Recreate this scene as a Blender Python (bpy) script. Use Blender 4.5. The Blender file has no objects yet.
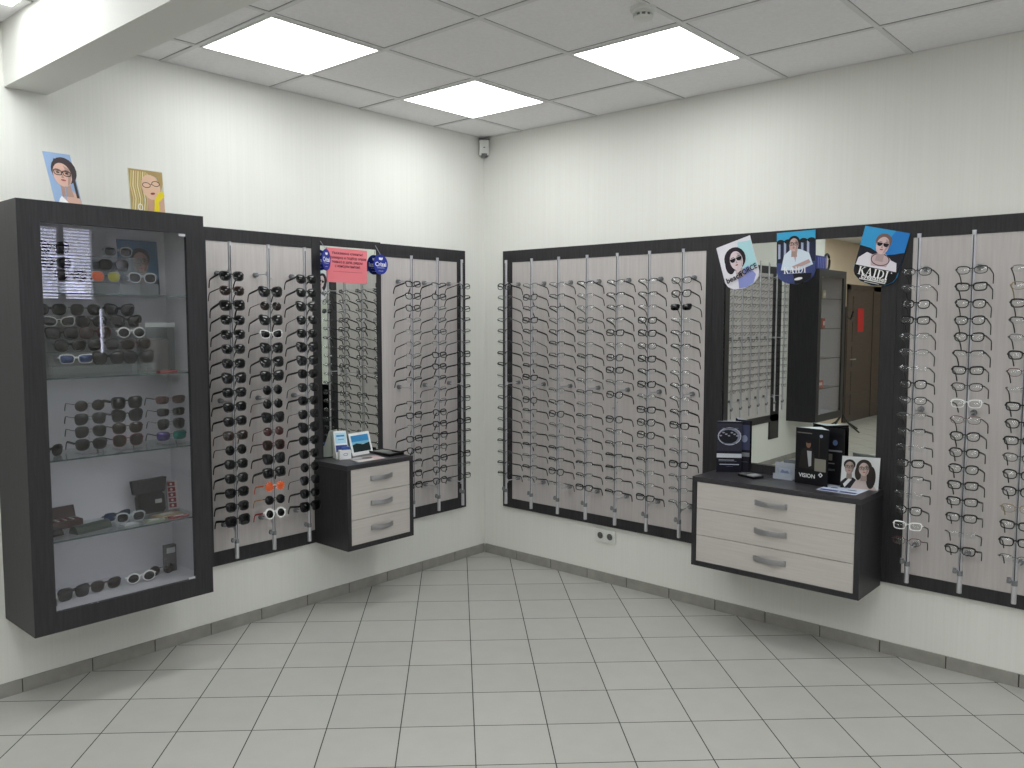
import bpy, math, random
from mathutils import Vector, Matrix
PI = math.pi
rnd = random.Random(7)
C = bpy.context.scene.collection
sc = bpy.context.scene

# ------------------------------------------------------------ materials
MATS = {}
def srgb(c):
    return tuple(((v/12.92) if v <= .04045 else ((v+.055)/1.055)**2.4) for v in (x/255 for x in c))
def newmat(name):
    m = bpy.data.materials.new(name); m.use_nodes = True
    nt = m.node_tree
    return m, nt, nt.nodes['Principled BSDF']
def pmat(name, rgb, rough=.5, metal=0, spec=.5, noise=0, scale=30, stretch=(1, 1, 1), bump=0):
    """rgb = sRGB 0..255; noise = relative colour variation"""
    if name in MATS: return MATS[name]
    m, nt, b = newmat(name)
    col = srgb(rgb)
    b.inputs['Roughness'].default_value = rough
    b.inputs['Metallic'].default_value = metal
    b.inputs['Specular IOR Level'].default_value = spec
    b.inputs['Base Color'].default_value = (*col, 1)
    if noise or bump:
        tc = nt.nodes.new('ShaderNodeTexCoord'); mp = nt.nodes.new('ShaderNodeMapping')
        mp.inputs['Scale'].default_value = stretch
        nz = nt.nodes.new('ShaderNodeTexNoise'); nz.inputs['Scale'].default_value = scale
        nz.inputs['Detail'].default_value = 4
        nt.links.new(tc.outputs['Object'], mp.inputs[0]); nt.links.new(mp.outputs[0], nz.inputs['Vector'])
        if noise:
            rp = nt.nodes.new('ShaderNodeValToRGB')
            rp.color_ramp.elements[0].position = .3; rp.color_ramp.elements[1].position = .7
            rp.color_ramp.elements[0].color = (*[v*(1-noise) for v in col], 1)
            rp.color_ramp.elements[1].color = (*[min(1, v*(1+noise)) for v in col], 1)
            nt.links.new(nz.outputs['Fac'], rp.inputs[0]); nt.links.new(rp.outputs[0], b.inputs['Base Color'])
        if bump:
            bp = nt.nodes.new('ShaderNodeBump'); bp.inputs['Strength'].default_value = bump
            bp.inputs['Distance'].default_value = .002
            nt.links.new(nz.outputs['Fac'], bp.inputs['Height']); nt.links.new(bp.outputs[0], b.inputs['Normal'])
    MATS[name] = m
    return m
def emat(name, rgb, strength):
    m, nt, b = newmat(name)
    e = nt.nodes.new('ShaderNodeEmission'); e.inputs[0].default_value = (*rgb, 1); e.inputs[1].default_value = strength
    nt.links.new(e.outputs[0], nt.nodes['Material Output'].inputs[0]); MATS[name] = m
    return m
def glassmat(name, tint, fac=1.0, ior=1.45, rough=0.0, base=0.0, basecol=(1, 1, 1)):
    """clear sheet: transparent with a fresnel gloss"""
    m, nt, b = newmat(name); nt.nodes.remove(b)
    tr = nt.nodes.new('ShaderNodeBsdfTransparent'); tr.inputs[0].default_value = (*tint, 1)
    gl = nt.nodes.new('ShaderNodeBsdfGlossy'); gl.inputs['Roughness'].default_value = rough
    # two-sided Schlick reflectance
    lw = nt.nodes.new('ShaderNodeLayerWeight'); lw.inputs[0].default_value = .5
    pw = nt.nodes.new('ShaderNodeMath'); pw.operation = 'POWER'; nt.links.new(lw.outputs['Facing'], pw.inputs[0]); pw.inputs[1].default_value = 5
    fr = nt.nodes.new('ShaderNodeMath'); fr.operation = 'MULTIPLY_ADD'; f0 = ((ior-1)/(ior+1))**2
    nt.links.new(pw.outputs[0], fr.inputs[0]); fr.inputs[1].default_value = 1-f0; fr.inputs[2].default_value = f0
    mx = nt.nodes.new('ShaderNodeMixShader')
    nt.links.new(fr.outputs[0], mx.inputs[0]); nt.links.new(gl.outputs[0], mx.inputs[2])
    if base > 0:
        df = nt.nodes.new('ShaderNodeBsdfDiffuse'); df.inputs[0].default_value = (*basecol, 1)
        m2 = nt.nodes.new('ShaderNodeMixShader'); m2.inputs[0].default_value = base
        nt.links.new(tr.outputs[0], m2.inputs[1]); nt.links.new(df.outputs[0], m2.inputs[2])
        nt.links.new(m2.outputs[0], mx.inputs[1])
    else:
        nt.links.new(tr.outputs[0], mx.inputs[1])
    nt.links.new(mx.outputs[0], nt.nodes['Material Output'].inputs[0]); MATS[name] = m
    return m

def hexm(r, g, b, rough=.45):
    return pmat('print_%d_%d_%d' % (r, g, b), (r, g, b), rough, spec=.3)

DARK = pmat('dark_wood', (50, 49, 52), .42, noise=.22, scale=9, stretch=(14, 14, .8), spec=.28)
DARKH = pmat('dark_wood_flat', (54, 52, 57), .36, noise=.2, scale=9, stretch=(1, 8, 8), spec=.45)
LIGHT = pmat('pale_wood', (193, 187, 186), .5, noise=.06, scale=6, stretch=(16, 16, .7), spec=.35)
LIGHTH = pmat('pale_wood_drawer', (194, 188, 184), .5, noise=.05, scale=6, stretch=(.9, .9, 18), spec=.35)
LINER = pmat('cabinet_liner', (206, 206, 212), .5)
STEEL = pmat('satin_steel', (206, 206, 212), .32, metal=.68)
STEELD = pmat('grey_steel', (128, 130, 134), .35, metal=.4)
HANDLE = pmat('brushed_handle', (158, 158, 160), .36, metal=.6)
WHITEP = pmat('white_plastic', (225, 226, 222), .4)
GREYP = pmat('grey_plastic', (110, 112, 115), .4)
BLACKP = pmat('black_plastic', (9, 9, 11), .3, spec=.35)
BLACKM = pmat('black_metal', (14, 14, 17), .3)
WHITE_FR = pmat('white_frame', (235, 235, 235), .3)
METAL_F = pmat('pale_metal', (96, 95, 98), .3, metal=.5)
GUN = pmat('gun_metal', (34, 33, 37), .3, metal=.3)
CLEAR = glassmat('clear_lens', (.97, .98, .98), ior=1.5)
ACRYL = glassmat('acrylic', (.965, .975, .98), ior=1.5, base=.06, basecol=(.8, .9, .9))
GLASS = glassmat('door_glass', (.955, .955, .965), ior=1.5)
SHELFG = glassmat('shelf_glass', (.94, .96, .96), ior=1.5)
SHELFE = pmat('shelf_edge', (52, 74, 72), .2)
MIRROR = pmat('mirror', (226, 230, 226), 0.0, metal=1)

# ------------------------------------------------------------ mesh builder
class MB:
    def __init__(s): s.v = []; s.f = []; s.m = []; s.mats = []; s.sm = []
    def mi(s, m):
        if m not in s.mats: s.mats.append(m)
        return s.mats.index(m)
    def add(s, vs, fs, m, smooth=False):
        o = len(s.v); k = s.mi(m)
        s.v += [tuple(p) for p in vs]
        for f in fs: s.f.append(tuple(i+o for i in f)); s.m.append(k); s.sm.append(smooth)
    def box(s, a, b, m, bev=0):
        x0, y0, z0 = [min(p, q) for p, q in zip(a, b)]; x1, y1, z1 = [max(p, q) for p, q in zip(a, b)]
        if bev <= 0:
            vs = [(x0,y0,z0),(x1,y0,z0),(x1,y1,z0),(x0,y1,z0),(x0,y0,z1),(x1,y0,z1),(x1,y1,z1),(x0,y1,z1)]
            s.add(vs, [(0,3,2,1),(4,5,6,7),(0,1,5,4),(1,2,6,5),(2,3,7,6),(3,0,4,7)], m); return s
        import bmesh
        bm = bmesh.new(); bmesh.ops.create_cube(bm, size=1)
        for v in bm.verts: v.co = Vector((x0+(v.co.x+.5)*(x1-x0), y0+(v.co.y+.5)*(y1-y0), z0+(v.co.z+.5)*(z1-z0)))
        bmesh.ops.bevel(bm, geom=bm.edges[:], offset=bev, segments=2, affect='EDGES', profile=.6)
        bm.verts.index_update()
        s.add([v.co[:] for v in bm.verts], [tuple(v.index for v in f.verts) for f in bm.faces], m); bm.free(); return s
    def tube(s, path, r, m, n=6, closed=False, rz=None, cap=True):
        """r float or list; rz = vertical half height if the section is a flat strip"""
        P = [Vector(p) for p in path]; k = len(P); vs = []; fs = []
        for i, p in enumerate(P):
            a = P[(i-1) % k] if (closed or i > 0) else p
            b = P[(i+1) % k] if (closed or i < k-1) else p
            t = (b-a).normalized()
            up = Vector((0, 0, 1)) if abs(t.z) < .95 else Vector((0, 1, 0))
            u = t.cross(up).normalized(); w = u.cross(t).normalized()
            rr = r[i] if isinstance(r, (list, tuple)) else r
            r2 = rr if rz is None else (rz[i] if isinstance(rz, (list, tuple)) else rz)
            for j in range(n):
                q = 2*PI*(j+.5)/n; vs.append(p+u*rr*math.cos(q)+w*r2*math.sin(q))
        for i in range(k if closed else k-1):
            a = i*n; b = ((i+1) % k)*n
            for j in range(n): fs.append((a+j, a+(j+1) % n, b+(j+1) % n, b+j))
        if cap and not closed: fs += [tuple(range(n-1, -1, -1)), tuple((k-1)*n+j for j in range(n))]
        s.add(vs, fs, m, True); return s
    def ring(s, loop, r, m, depth=None, n=6):
        """rim following a closed loop in a vertical XZ plane: constant section without twist"""
        P = [Vector(p) for p in loop]; k = len(P); vs = []; fs = []
        cen = sum(P, Vector())/k; d = r if depth is None else depth
        for i, p in enumerate(P):
            t = (P[(i+1) % k]-P[(i-1) % k]).normalized(); nrm = Vector((t.z, 0, -t.x))
            if nrm.dot(p-cen) < 0: nrm = -nrm
            rr = r[i] if isinstance(r, (list, tuple)) else r
            dd = d[i] if isinstance(d, (list, tuple)) else d
            for j in range(n):
                q = 2*PI*(j+.5)/n; vs.append(p+nrm*rr*math.cos(q)+Vector((0, 1, 0))*dd*math.sin(q))
        for i in range(k):
            a = i*n; b = ((i+1) % k)*n
            for j in range(n): fs.append((a+j, a+(j+1) % n, b+(j+1) % n, b+j))
        s.add(vs, fs, m, True); return s
    def cyl(s, a, b, r, m, n=16, r2=None):
        s.tube([a, b], [r, r if r2 is None else r2], m, n); return s
    def lathe(s, c, prof, m, n=24):
        vs = []; fs = []
        for r, z in prof:
            for j in range(n):
                q = 2*PI*j/n; vs.append((c[0]+r*math.cos(q), c[1]+r*math.sin(q), c[2]+z))
        for i in range(len(prof)-1):
            for j in range(n): fs.append((i*n+j, i*n+(j+1) % n, (i+1)*n+(j+1) % n, (i+1)*n+j))
        fs.append(tuple(range(n-1, -1, -1))); fs.append(tuple((len(prof)-1)*n+j for j in range(n)))
        s.add(vs, fs, m, True); return s
    def prism(s, loop, vec, m, smooth=False):
        k = len(loop); vec = Vector(vec)
        vs = [Vector(p) for p in loop]+[Vector(p)+vec for p in loop]
        fs = [tuple(range(k-1, -1, -1)), tuple(range(k, 2*k))]
        for i in range(k): fs.append((i, (i+1) % k, k+(i+1) % k, k+i))
        s.add(vs, fs, m, smooth); return s
    def mesh(s, name):
        me = bpy.data.meshes.new(name); me.from_pydata(s.v, [], s.f)
        for m in s.mats: me.materials.append(m)
        me.polygons.foreach_set('material_index', s.m); me.polygons.foreach_set('use_smooth', s.sm)
        me.update()
        import bmesh
        bm = bmesh.new(); bm.from_mesh(me); bmesh.ops.recalc_face_normals(bm, faces=bm.faces); bm.to_mesh(me); bm.free()
        if any(s.sm):
            try: me.set_sharp_from_angle(angle=math.radians(50))
            except Exception: pass
        return me
    def build(s, name, parent=None, origin=None):
        if origin is not None:
            s.v = [(x-origin[0], y-origin[1], z-origin[2]) for x, y, z in s.v]
        o = bpy.data.objects.new(name, s.mesh(name)); C.objects.link(o)
        if parent is not None: o.parent = parent
        elif origin is not None: o.location = origin
        return o

def tag(o, label, cat, group=None, kind=None):
    if label: o['label'] = label
    if cat: o['category'] = cat
    if group: o['group'] = group
    if kind: o['kind'] = kind
    return o
def thing(name, label, cat, loc=(0, 0, 0), rz=0, group=None):
    o = bpy.data.objects.new(name, None); C.objects.link(o); o.empty_display_size = .05
    o.location = loc; o.rotation_euler = (0, 0, rz)
    return tag(o, label, cat, group)
def struct(o): o['kind'] = 'structure'; return o
def part(mb, name, root, world=False):
    """mb in the root's local frame; world=True: mb was built in world coordinates round an unrotated root"""
    if world: return mb.build(name, root, tuple(root.location))
    return mb.build(name, root)

TXT = {}
def text_mesh(s):
    if s in TXT: return TXT[s]
    cu = bpy.data.curves.new('t', 'FONT'); cu.body = s; cu.size = 1; cu.align_x = 'CENTER'; cu.align_y = 'CENTER'
    cu.resolution_u = 3
    o = bpy.data.objects.new('t', cu); C.objects.link(o)
    bpy.context.view_layer.update()
    me = o.evaluated_get(bpy.context.evaluated_depsgraph_get()).to_mesh()
    r = ([tuple(v.co) for v in me.vertices], [tuple(p.vertices) for p in me.polygons])
    o.to_mesh_clear(); bpy.data.objects.remove(o); bpy.data.curves.remove(cu)
    TXT[s] = r
    return r

class Sheet:
    """a printed sheet: flat stack of thin printed shapes in (u, v) metres on a backing of real thickness"""
    def __init__(s, O, u, v, th=.0015):
        s.O = Vector(O); s.u = Vector(u).normalized(); s.v = Vector(v).normalized(); s.n = s.u.cross(s.v)
        s.mb = MB(); s.k = 0; s.th = th
    def P(s, a, b, d=0): return s.O+s.u*a+s.v*b+s.n*d
    def back(s, pts, m): s.mb.prism([s.P(a, b, -s.th) for a, b in pts], s.n*s.th, m); s.clip = pts; return s
    def poly(s, pts, m):
        s.k += 1; d = .00025*s.k
        s.mb.add([s.P(a, b, d) for a, b in pts], [tuple(range(len(pts)))], m); return s
    def ell(s, cx, cy, rx, ry, m, rot=0, n=20, a0=0, a1=2*PI):
        q = [a0+(a1-a0)*i/(n if a1-a0 > 6.2 else n-1) for i in range(n)]
        c, sn = math.cos(rot), math.sin(rot)
        return s.poly([(cx+rx*math.cos(t)*c-ry*math.sin(t)*sn, cy+rx*math.cos(t)*sn+ry*math.sin(t)*c) for t in q], m)
    def rect(s, x0, y0, x1, y1, m): return s.poly([(x0, y0), (x1, y0), (x1, y1), (x0, y1)], m)
    def ringe(s, cx, cy, rx, ry, w, m, n=20):
        s.k += 1; d = .00025*s.k; vs = []; fs = []
        for i in range(n):
            t = 2*PI*i/n
            vs += [s.P(cx+rx*math.cos(t), cy+ry*math.sin(t), d), s.P(cx+(rx-w)*math.cos(t), cy+(ry-w)*math.sin(t), d)]
        for i in range(n):
            j = (i+1) % n; fs.append((2*i, 2*j, 2*j+1, 2*i+1))
        s.mb.add(vs, fs, m); return s
    def text(s, t, cx, cy, size, m, rot=0, sx=1, bold=0):
        s.k += 1; d = .00025*s.k
        vs, fs = text_mesh(t); c, sn = math.cos(rot), math.sin(rot)
        offs = [(0, 0)] if not bold else [(-bold, 0), (bold, 0), (0, bold), (0, -bold)]
        for i, (ox, oy) in enumerate(offs):
            s.mb.add([s.P(cx+ox+(x*sx*c-y*sn)*size, cy+oy+(x*sx*sn+y*c)*size, d+i*.00004) for x, y, z in vs], fs, m)
        return s
    def serif(s, word, cx, cy, h, m):
        """heavy serif capitals built stroke by stroke"""
        W = {'K': .82, 'A': .86, 'I': .40, 'D': .84}; g = .08
        x = cx-h*(sum(W[c] for c in word)+g*(len(word)-1))/2; y = cy-h/2; t = .17*h; e = .055*h
        def stem(a):
            s.rect(a, y, a+t, y+h, m); s.rect(a-.09*h, y, a+t+.09*h, y+e, m); s.rect(a-.09*h, y+h-e, a+t+.09*h, y+h, m)
        for c in word:
            w = W[c]*h
            if c == 'I': stem(x+.11*h)
            elif c == 'K':
                stem(x+.09*h); a = x+.09*h+t
                s.poly([(a-.02*h, y+.42*h), (a-.02*h, y+.52*h), (x+w*.82, y+h), (x+w*.92, y+h)], m); s.rect(x+w*.66, y+h-e, x+w, y+h, m)
                s.poly([(a+.08*h, y+.50*h), (a+.22*h, y+.62*h), (x+w, y), (x+w-.2*h, y)], m); s.rect(x+w*.66, y, x+w+.05*h, y+e, m)
            elif c == 'A':
                s.poly([(x+.08*h, y), (x+.15*h, y), (x+w/2+.01*h, y+h*.86), (x+w/2-.03*h, y+h)], m)
                s.poly([(x+w-.28*h, y), (x+w-.07*h, y), (x+w/2+.05*h, y+h), (x+w/2-.05*h, y+h)], m)
                s.rect(x+.22*h, y+.3*h, x+w-.25*h, y+.3*h+e, m); s.rect(x, y, x+.25*h, y+e, m); s.rect(x+w-.36*h, y, x+w, y+e, m)
            elif c == 'D':
                stem(x+.09*h); a = x+.09*h+t; out = []; inn = []
                for i in range(9):
                    q = -PI/2+PI*i/8; out.append((a+(w-.12*h-t)*max(0, math.cos(q))**.8, y+h/2+h/2*math.sin(q)))
                    inn.append((a+(w-.12*h-t-.17*h)*max(0, math.cos(q))**.8, y+h/2+(h/2-e)*math.sin(q)))
                s.k += 1
                for i in range(8): s.mb.add([s.P(*p, .00025*s.k) for p in (out[i], out[i+1], inn[i+1], inn[i])], [(0, 1, 2, 3)], m)
            x += w+g*h
        return s
    def portrait(s, cx, cy, r, skin, hair, kind='long', shades=False, tilt=0):
        """head of radius r centred at (cx, cy): hair, neck, face, eyewear, lips"""
        H = hair; S = skin
        sh = hexm(*[int(v*.82) for v in S]); S = hexm(*S); H = hexm(*H); K = hexm(18, 18, 24)
        if kind == 'long':
            s.ell(cx, cy+.15*r, 1.12*r, 1.25*r, H); s.ell(cx-.75*r, cy-.7*r, .5*r, 1.1*r, H); s.ell(cx+.8*r, cy-.7*r, .42*r, 1.0*r, H)
        elif kind == 'bob':
            s.ell(cx-.12*r, cy+.12*r, 1.2*r, 1.22*r, H); s.ell(cx-.85*r, cy-.45*r, .5*r, .85*r, H)
        elif kind == 'back':
            s.ell(cx+.2*r, cy+.25*r, .98*r, 1.15*r, H, rot=-.25)
        else:
            s.ell(cx, cy+.42*r, .9*r, .85*r, H)
        s.poly([(cx-.33*r, cy-.5*r), (cx+.4*r, cy-.5*r), (cx+.5*r, cy-1.9*r), (cx-.4*r, cy-1.9*r)], sh)
        s.ell(cx, cy-.1*r, .72*r, 1.0*r, S, rot=tilt)
        s.poly([(cx-.02*r, cy+.02*r), (cx+.1*r, cy-.38*r), (cx-.14*r, cy-.36*r)], sh)
        if kind != 'short': s.poly([(cx-.7*r, cy+.35*r), (cx-.35*r, cy+.85*r), (cx+.3*r, cy+.95*r), (cx+.72*r, cy+.4*r), (cx+.5*r, cy+1.2*r), (cx-.4*r, cy+1.2*r)], H)
        s.poly([(cx+.2*r, cy+.7*r), (cx+.6*r, cy+.45*r), (cx+.7*r, cy-.1*r), (cx+.45*r, cy-.8*r), (cx+.2*r, cy-1.02*r), (cx+.42*r, cy-.2*r)], sh)
        co, si = math.cos(tilt), math.sin(tilt)
        def R_(a, b): return cx+(a*co-b*si)*r, cy+(a*si+b*co)*r
        for sx in (-1, 1):
            s.ell(*R_(sx*.34, .3), .22*r, .035*r, H, rot=tilt)
            if shades:
                a = sx*.36; s.poly([R_(a-.31, .2), R_(a-.26, -.08), R_(a-.08, -.2), R_(a+.1, -.2), R_(a+.27, -.06), R_(a+.31, .2)], K)
            else:
                s.ell(*R_(sx*.34, .05), .13*r, .06*r, K, rot=tilt)
                P = [R_(sx*.34+x, y) for x, y in ((-.3, .2), (-.27, -.08), (-.14, -.16), (.14, -.16), (.27, -.08), (.3, .2))]
                for (x1, y1), (x2, y2) in zip(P, P[1:]+P[:1]):
                    L = math.hypot(x2-x1, y2-y1); nx, ny = -(y2-y1)/L*.03*r, (x2-x1)/L*.03*r
                    s.mb.add([s.P(x1+nx, y1+ny, .00025*s.k+.0002), s.P(x1-nx, y1-ny, .00025*s.k+.0002), s.P(x2-nx, y2-ny, .00025*s.k+.0002), s.P(x2+nx, y2+ny, .00025*s.k+.0002)], [(0, 1, 2, 3)], K)
                s.k += 1
        a, b = R_(-.08, .12), R_(.08, .06); s.rect(a[0], b[1], b[0], a[1], K)
        s.ell(*R_(.02, -.36), .10*r, .035*r, sh, rot=tilt)
        s.ell(*R_(.0, -.56), .2*r, .075*r, hexm(164, 88, 88), rot=tilt)
        return s

# ------------------------------------------------------------ room shell
H = 2.884
XE, YS, XC = 6.8, -11.3, -.78          # far east wall, far south wall, corridor wall
YC = -6.25                             # where the left wall steps back

def wall_material():
    m, nt, b = newmat('wallpaper')
    tc = nt.nodes.new('ShaderNodeTexCoord'); mp = nt.nodes.new('ShaderNodeMapping'); mp.inputs['Scale'].default_value = (30, 30, .35)
    nz = nt.nodes.new('ShaderNodeTexNoise'); nz.inputs['Scale'].default_value = 3; nz.inputs['Detail'].default_value = 3
    rp = nt.nodes.new('ShaderNodeValToRGB'); a = srgb((230, 230, 225)); c = srgb((233, 233, 228))
    rp.color_ramp.elements[0].position = .35; rp.color_ramp.elements[1].position = .65
    rp.color_ramp.elements[0].color = (*a, 1); rp.color_ramp.elements[1].color = (*c, 1)
    nt.links.new(tc.outputs['Object'], mp.inputs[0]); nt.links.new(mp.outputs[0], nz.inputs['Vector'])
    nt.links.new(nz.outputs['Fac'], rp.inputs[0]); nt.links.new(rp.outputs[0], b.inputs['Base Color'])
    b.inputs['Roughness'].default_value = .55; b.inputs['Specular IOR Level'].default_value = .3
    bp = nt.nodes.new('ShaderNodeBump'); bp.inputs['Strength'].default_value = .03; bp.inputs['Distance'].default_value = .001
    nt.links.new(nz.outputs['Fac'], bp.inputs['Height']); nt.links.new(bp.outputs[0], b.inputs['Normal'])
    return m
WALL = wall_material()
BEIGE = pmat('beige_paint', (214, 196, 172), .6, noise=.02, scale=3)
BEAMW = pmat('beam_paint', (226, 226, 222), .55, noise=.01, scale=2)

def floor_material():
    m, nt, b = newmat('floor_tiles'); N = nt.nodes; L = nt.links
    geo = N.new('ShaderNodeNewGeometry')
    def vm(op, a, bb):
        n = N.new('ShaderNodeVectorMath'); n.operation = op
        (L.new(a, n.inputs[0]) if hasattr(a, 'links') else setattr(n.inputs[0], 'default_value', a))
        (L.new(bb, n.inputs[1]) if hasattr(bb, 'links') else setattr(n.inputs[1], 'default_value', bb))
        return n
    def mt(op, a, bb=0.0):
        n = N.new('ShaderNodeMath'); n.operation = op
        for i, q in enumerate((a, bb)):
            if hasattr(q, 'links'): L.new(q, n.inputs[i])
            else: n.inputs[i].default_value = q
        return n.outputs[0]
    d = vm('SUBTRACT', geo.outputs['Position'], (.6479, -.8236, 0)).outputs['Vector']
    # inverse of the measured lattice vectors (.21398,.20636), (.21315,-.21093)
    det = .21398*-.21093-.20636*.21315
    u = vm('DOT_PRODUCT', d, (-.21093/det, -.21315/det, 0)).outputs['Value']
    v = vm('DOT_PRODUCT', d, (-.20636/det, .21398/det, 0)).outputs['Value']
    masks = []
    for q in (u, v):
        f = mt('FRACT', q); e = mt('ABSOLUTE', mt('SUBTRACT', f, .5)); masks.append(mt('GREATER_THAN', e, .4925))
    g = mt('MAXIMUM', masks[0], masks[1])
    cb = N.new('ShaderNodeCombineXYZ'); L.new(mt('FLOOR', u), cb.inputs[0]); L.new(mt('FLOOR', v), cb.inputs[1])
    wn = N.new('ShaderNodeTexWhiteNoise'); L.new(cb.outputs[0], wn.inputs['Vector'])
    nz = N.new('ShaderNodeTexNoise'); nz.inputs['Scale'].default_value = 9; nz.inputs['Detail'].default_value = 5
    L.new(geo.outputs['Position'], nz.inputs['Vector'])
    s = mt('ADD', mt('MULTIPLY', wn.outputs['Value'], .35), mt('MULTIPLY', nz.outputs['Fac'], .65))
    rp = N.new('ShaderNodeValToRGB'); L.new(s, rp.inputs[0])
    rp.color_ramp.elements[0].position = .25; rp.color_ramp.elements[1].position = .75
    rp.color_ramp.elements[0].color = (*srgb((174, 173, 168)), 1); rp.color_ramp.elements[1].color = (*srgb((182, 181, 176)), 1)
    mx = N.new('ShaderNodeMix'); mx.data_type = 'RGBA'; L.new(g, mx.inputs['Factor']); L.new(rp.outputs[0], mx.inputs['A'])
    mx.inputs['B'].default_value = (*srgb((58, 57, 56)), 1); L.new(mx.outputs['Result'], b.inputs['Base Color'])
    L.new(mt('ADD', mt('MULTIPLY', g, .45), .33), b.inputs['Roughness'])
    b.inputs['Specular IOR Level'].default_value = .4
    bp = N.new('ShaderNodeBump'); bp.inputs['Strength'].default_value = .5; bp.inputs['Distance'].default_value = .002
    L.new(mt('SUBTRACT', 1.0, g), bp.inputs['Height']); L.new(bp.outputs[0], b.inputs['Normal'])
    return m

struct(MB().box((XC-.1, YS-.1, -.08), (XE+.1, .1, 0), floor_material()).build('floor'))
struct(MB().box((-.1, YC, 0), (0, .1, H), WALL).build('wall_left'))
struct(MB().box((0, 0, 0), (XE+.1, .1, H), WALL).build('wall_right'))
mb = MB(); mb.box((XC-.1, YS-.1, 0), (XC, YC, H), BEIGE); mb.box((XC-.1, YC, 0), (-.1, YC+.1, H), BEIGE)
struct(mb.build('wall_corridor'))
struct(MB().box((XC, YS-.1, 0), (XE+.1, YS, H), BEIGE).build('wall_back'))
# east wall with the two window openings
mb = MB()
W1 = (-.86, -.13, 1.86, 2.72); W2 = (-.115, -.045, 1.25, 1.78)
x0, x1 = XE, XE+.1
mb.box((x0, YS, 0), (x1, W1[0], H), WALL)
mb.box((x0, W1[0], 0), (x1, W1[1], W1[2]), WALL); mb.box((x0, W1[0], W1[3]), (x1, W1[1], H), WALL)
mb.box((x0, W1[1], 0), (x1, W2[0], H), WALL)
mb.box((x0, W2[0], 0), (x1, W2[1], W2[2]), WALL); mb.box((x0, W2[0], W2[3]), (x1, W2[1], H), WALL)
mb.box((x0, W2[1], 0), (x1, 0, H), WALL)
struct(mb.build('wall_east'))
def window(n, W, mull):
    y0, y1, z0, z1 = W; t = .03
    mb = MB()
    for a, b in (((y0, z0), (y0+t, z1)), ((y1-t, z0), (y1, z1)), ((y0, z0), (y1, z0+t)), ((y0, z1-t), (y1, z1))):
        mb.box((XE+.02, a[0], a[1]), (XE+.08, b[0], b[1]), WHITEP)
    if mull: mb.box((XE+.02, (y0+y1)/2-.03, z0), (XE+.08, (y0+y1)/2+.03, z1), GREYP)
    o = struct(mb.build('window_%d' % n))
    MB().box((XE+.045, y0+.005, z0+.005), (XE+.05, y1-.005, z1-.005), GLASS).build('pane', o)
    return o
t = .012
mb = MB()
for a, b in (((W2[0], W2[2]), (W2[0]+t, W2[3])), ((W2[1]-t, W2[2]), (W2[1], W2[3]))): mb.box((XE+.02, a[0], a[1]), (XE+.08, b[0], b[1]), WHITEP)
o = struct(mb.build('window_2')); MB().box((XE+.045, W2[0], W2[2]), (XE+.05, W2[1], W2[3]), GLASS).build('pane', o)
window(1, W1, True)
SLAT = pmat('blind_slat', (110, 112, 125), .5)
mb = MB(); z = W1[2]+.01
while z < W1[3]-.02:
    mb.box((XE+.004, W1[0]+.005, z), (XE+.016, W1[1]-.005, z+.015), SLAT); z += .036
b_ = mb.build('window_blind'); tag(b_, 'grey horizontal slat blind over the far window, seen mirrored in the showcase glass', 'blind')

# ceiling: tiles and T-bars
def ceiling_tile_mat():
    return pmat('ceiling_tile', (240, 238, 240), .8, noise=.03, scale=60, bump=.25)
struct(MB().box((XC-.1, YS-.1, H+.005), (XE+.1, .1, H+.06), ceiling_tile_mat()).build('ceiling'))
GX, GY = .3412, .4609
TB = pmat('ceiling_bar', (222, 221, 222), .5)
SEAM = pmat('ceiling_seam', (150, 150, 150), .7)
mb = MB(); w = .011
i = -2
while GX+.6*i < XE:
    x = GX+.6*i; 
    if x > XC:
        y1 = 0 if x > 0 else YC
        mb.box((x-w, YS, H), (x+w, y1, H+.0049), TB)
        mb.box((x+w, YS, H+.003), (x+w+.002, y1, H+.005), SEAM)
    i += 1
j = 0
while -(GY+.6*j) > YS:
    y = -(GY+.6*j); x0 = 0 if y > YC else XC
    mb.box((x0, y-w, H-.0004), (XE, y+w, H+.0049), TB)
    mb.box((x0, y-w-.002, H+.003), (XE, y-w, H+.005), SEAM)
    j += 1
# wall angle
for a, b in (((0, -.004, H), (XE, 0, H+.0049)), ((0, YC, H), (.004, 0, H+.0049))): mb.box(a, b, TB)
struct(mb.build('trim_2'))
# dropped beam
mb = MB()
zb = 2.624
pts = [(0, -2.948), (XE, -2.874), (XE, -2.668), (0, -2.778)]
mb.prism([(x, y, zb) for x, y in pts], (0, 0, H-zb+.004), BEAMW)
struct(mb.build('trim_1'))

# skirting of floor tiles
SK = pmat('skirting_tile', (150, 148, 143), .4, noise=.1, scale=14, spec=.4)
GR = pmat('skirting_grout', (62, 60, 58), .7)
def skirting(name, horiz, start, end, first, pitch, hgt=.062):
    mb = MB()
    def bx(a, b, t, m, h):
        if horiz: mb.box((a, -t, 0), (b, 0, h), m)
        else: mb.box((0, -b, 0), (t, -a, h), m)
    bx(start, end, .0045, GR, hgt-.002)
    s = first
    while s > start: s -= pitch
    while s < end:
        a, b = max(start, s)+.0028, min(end, s+pitch)-.0028
        if b > a: bx(a, b, .009, SK, hgt)
        s += pitch
    return struct(mb.build(name))
skirting('baseboard_right', True, .0095, XE, .0095, .2990)
skirting('baseboard_left', False, .0095, -YC, .0095, .2975)

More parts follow.
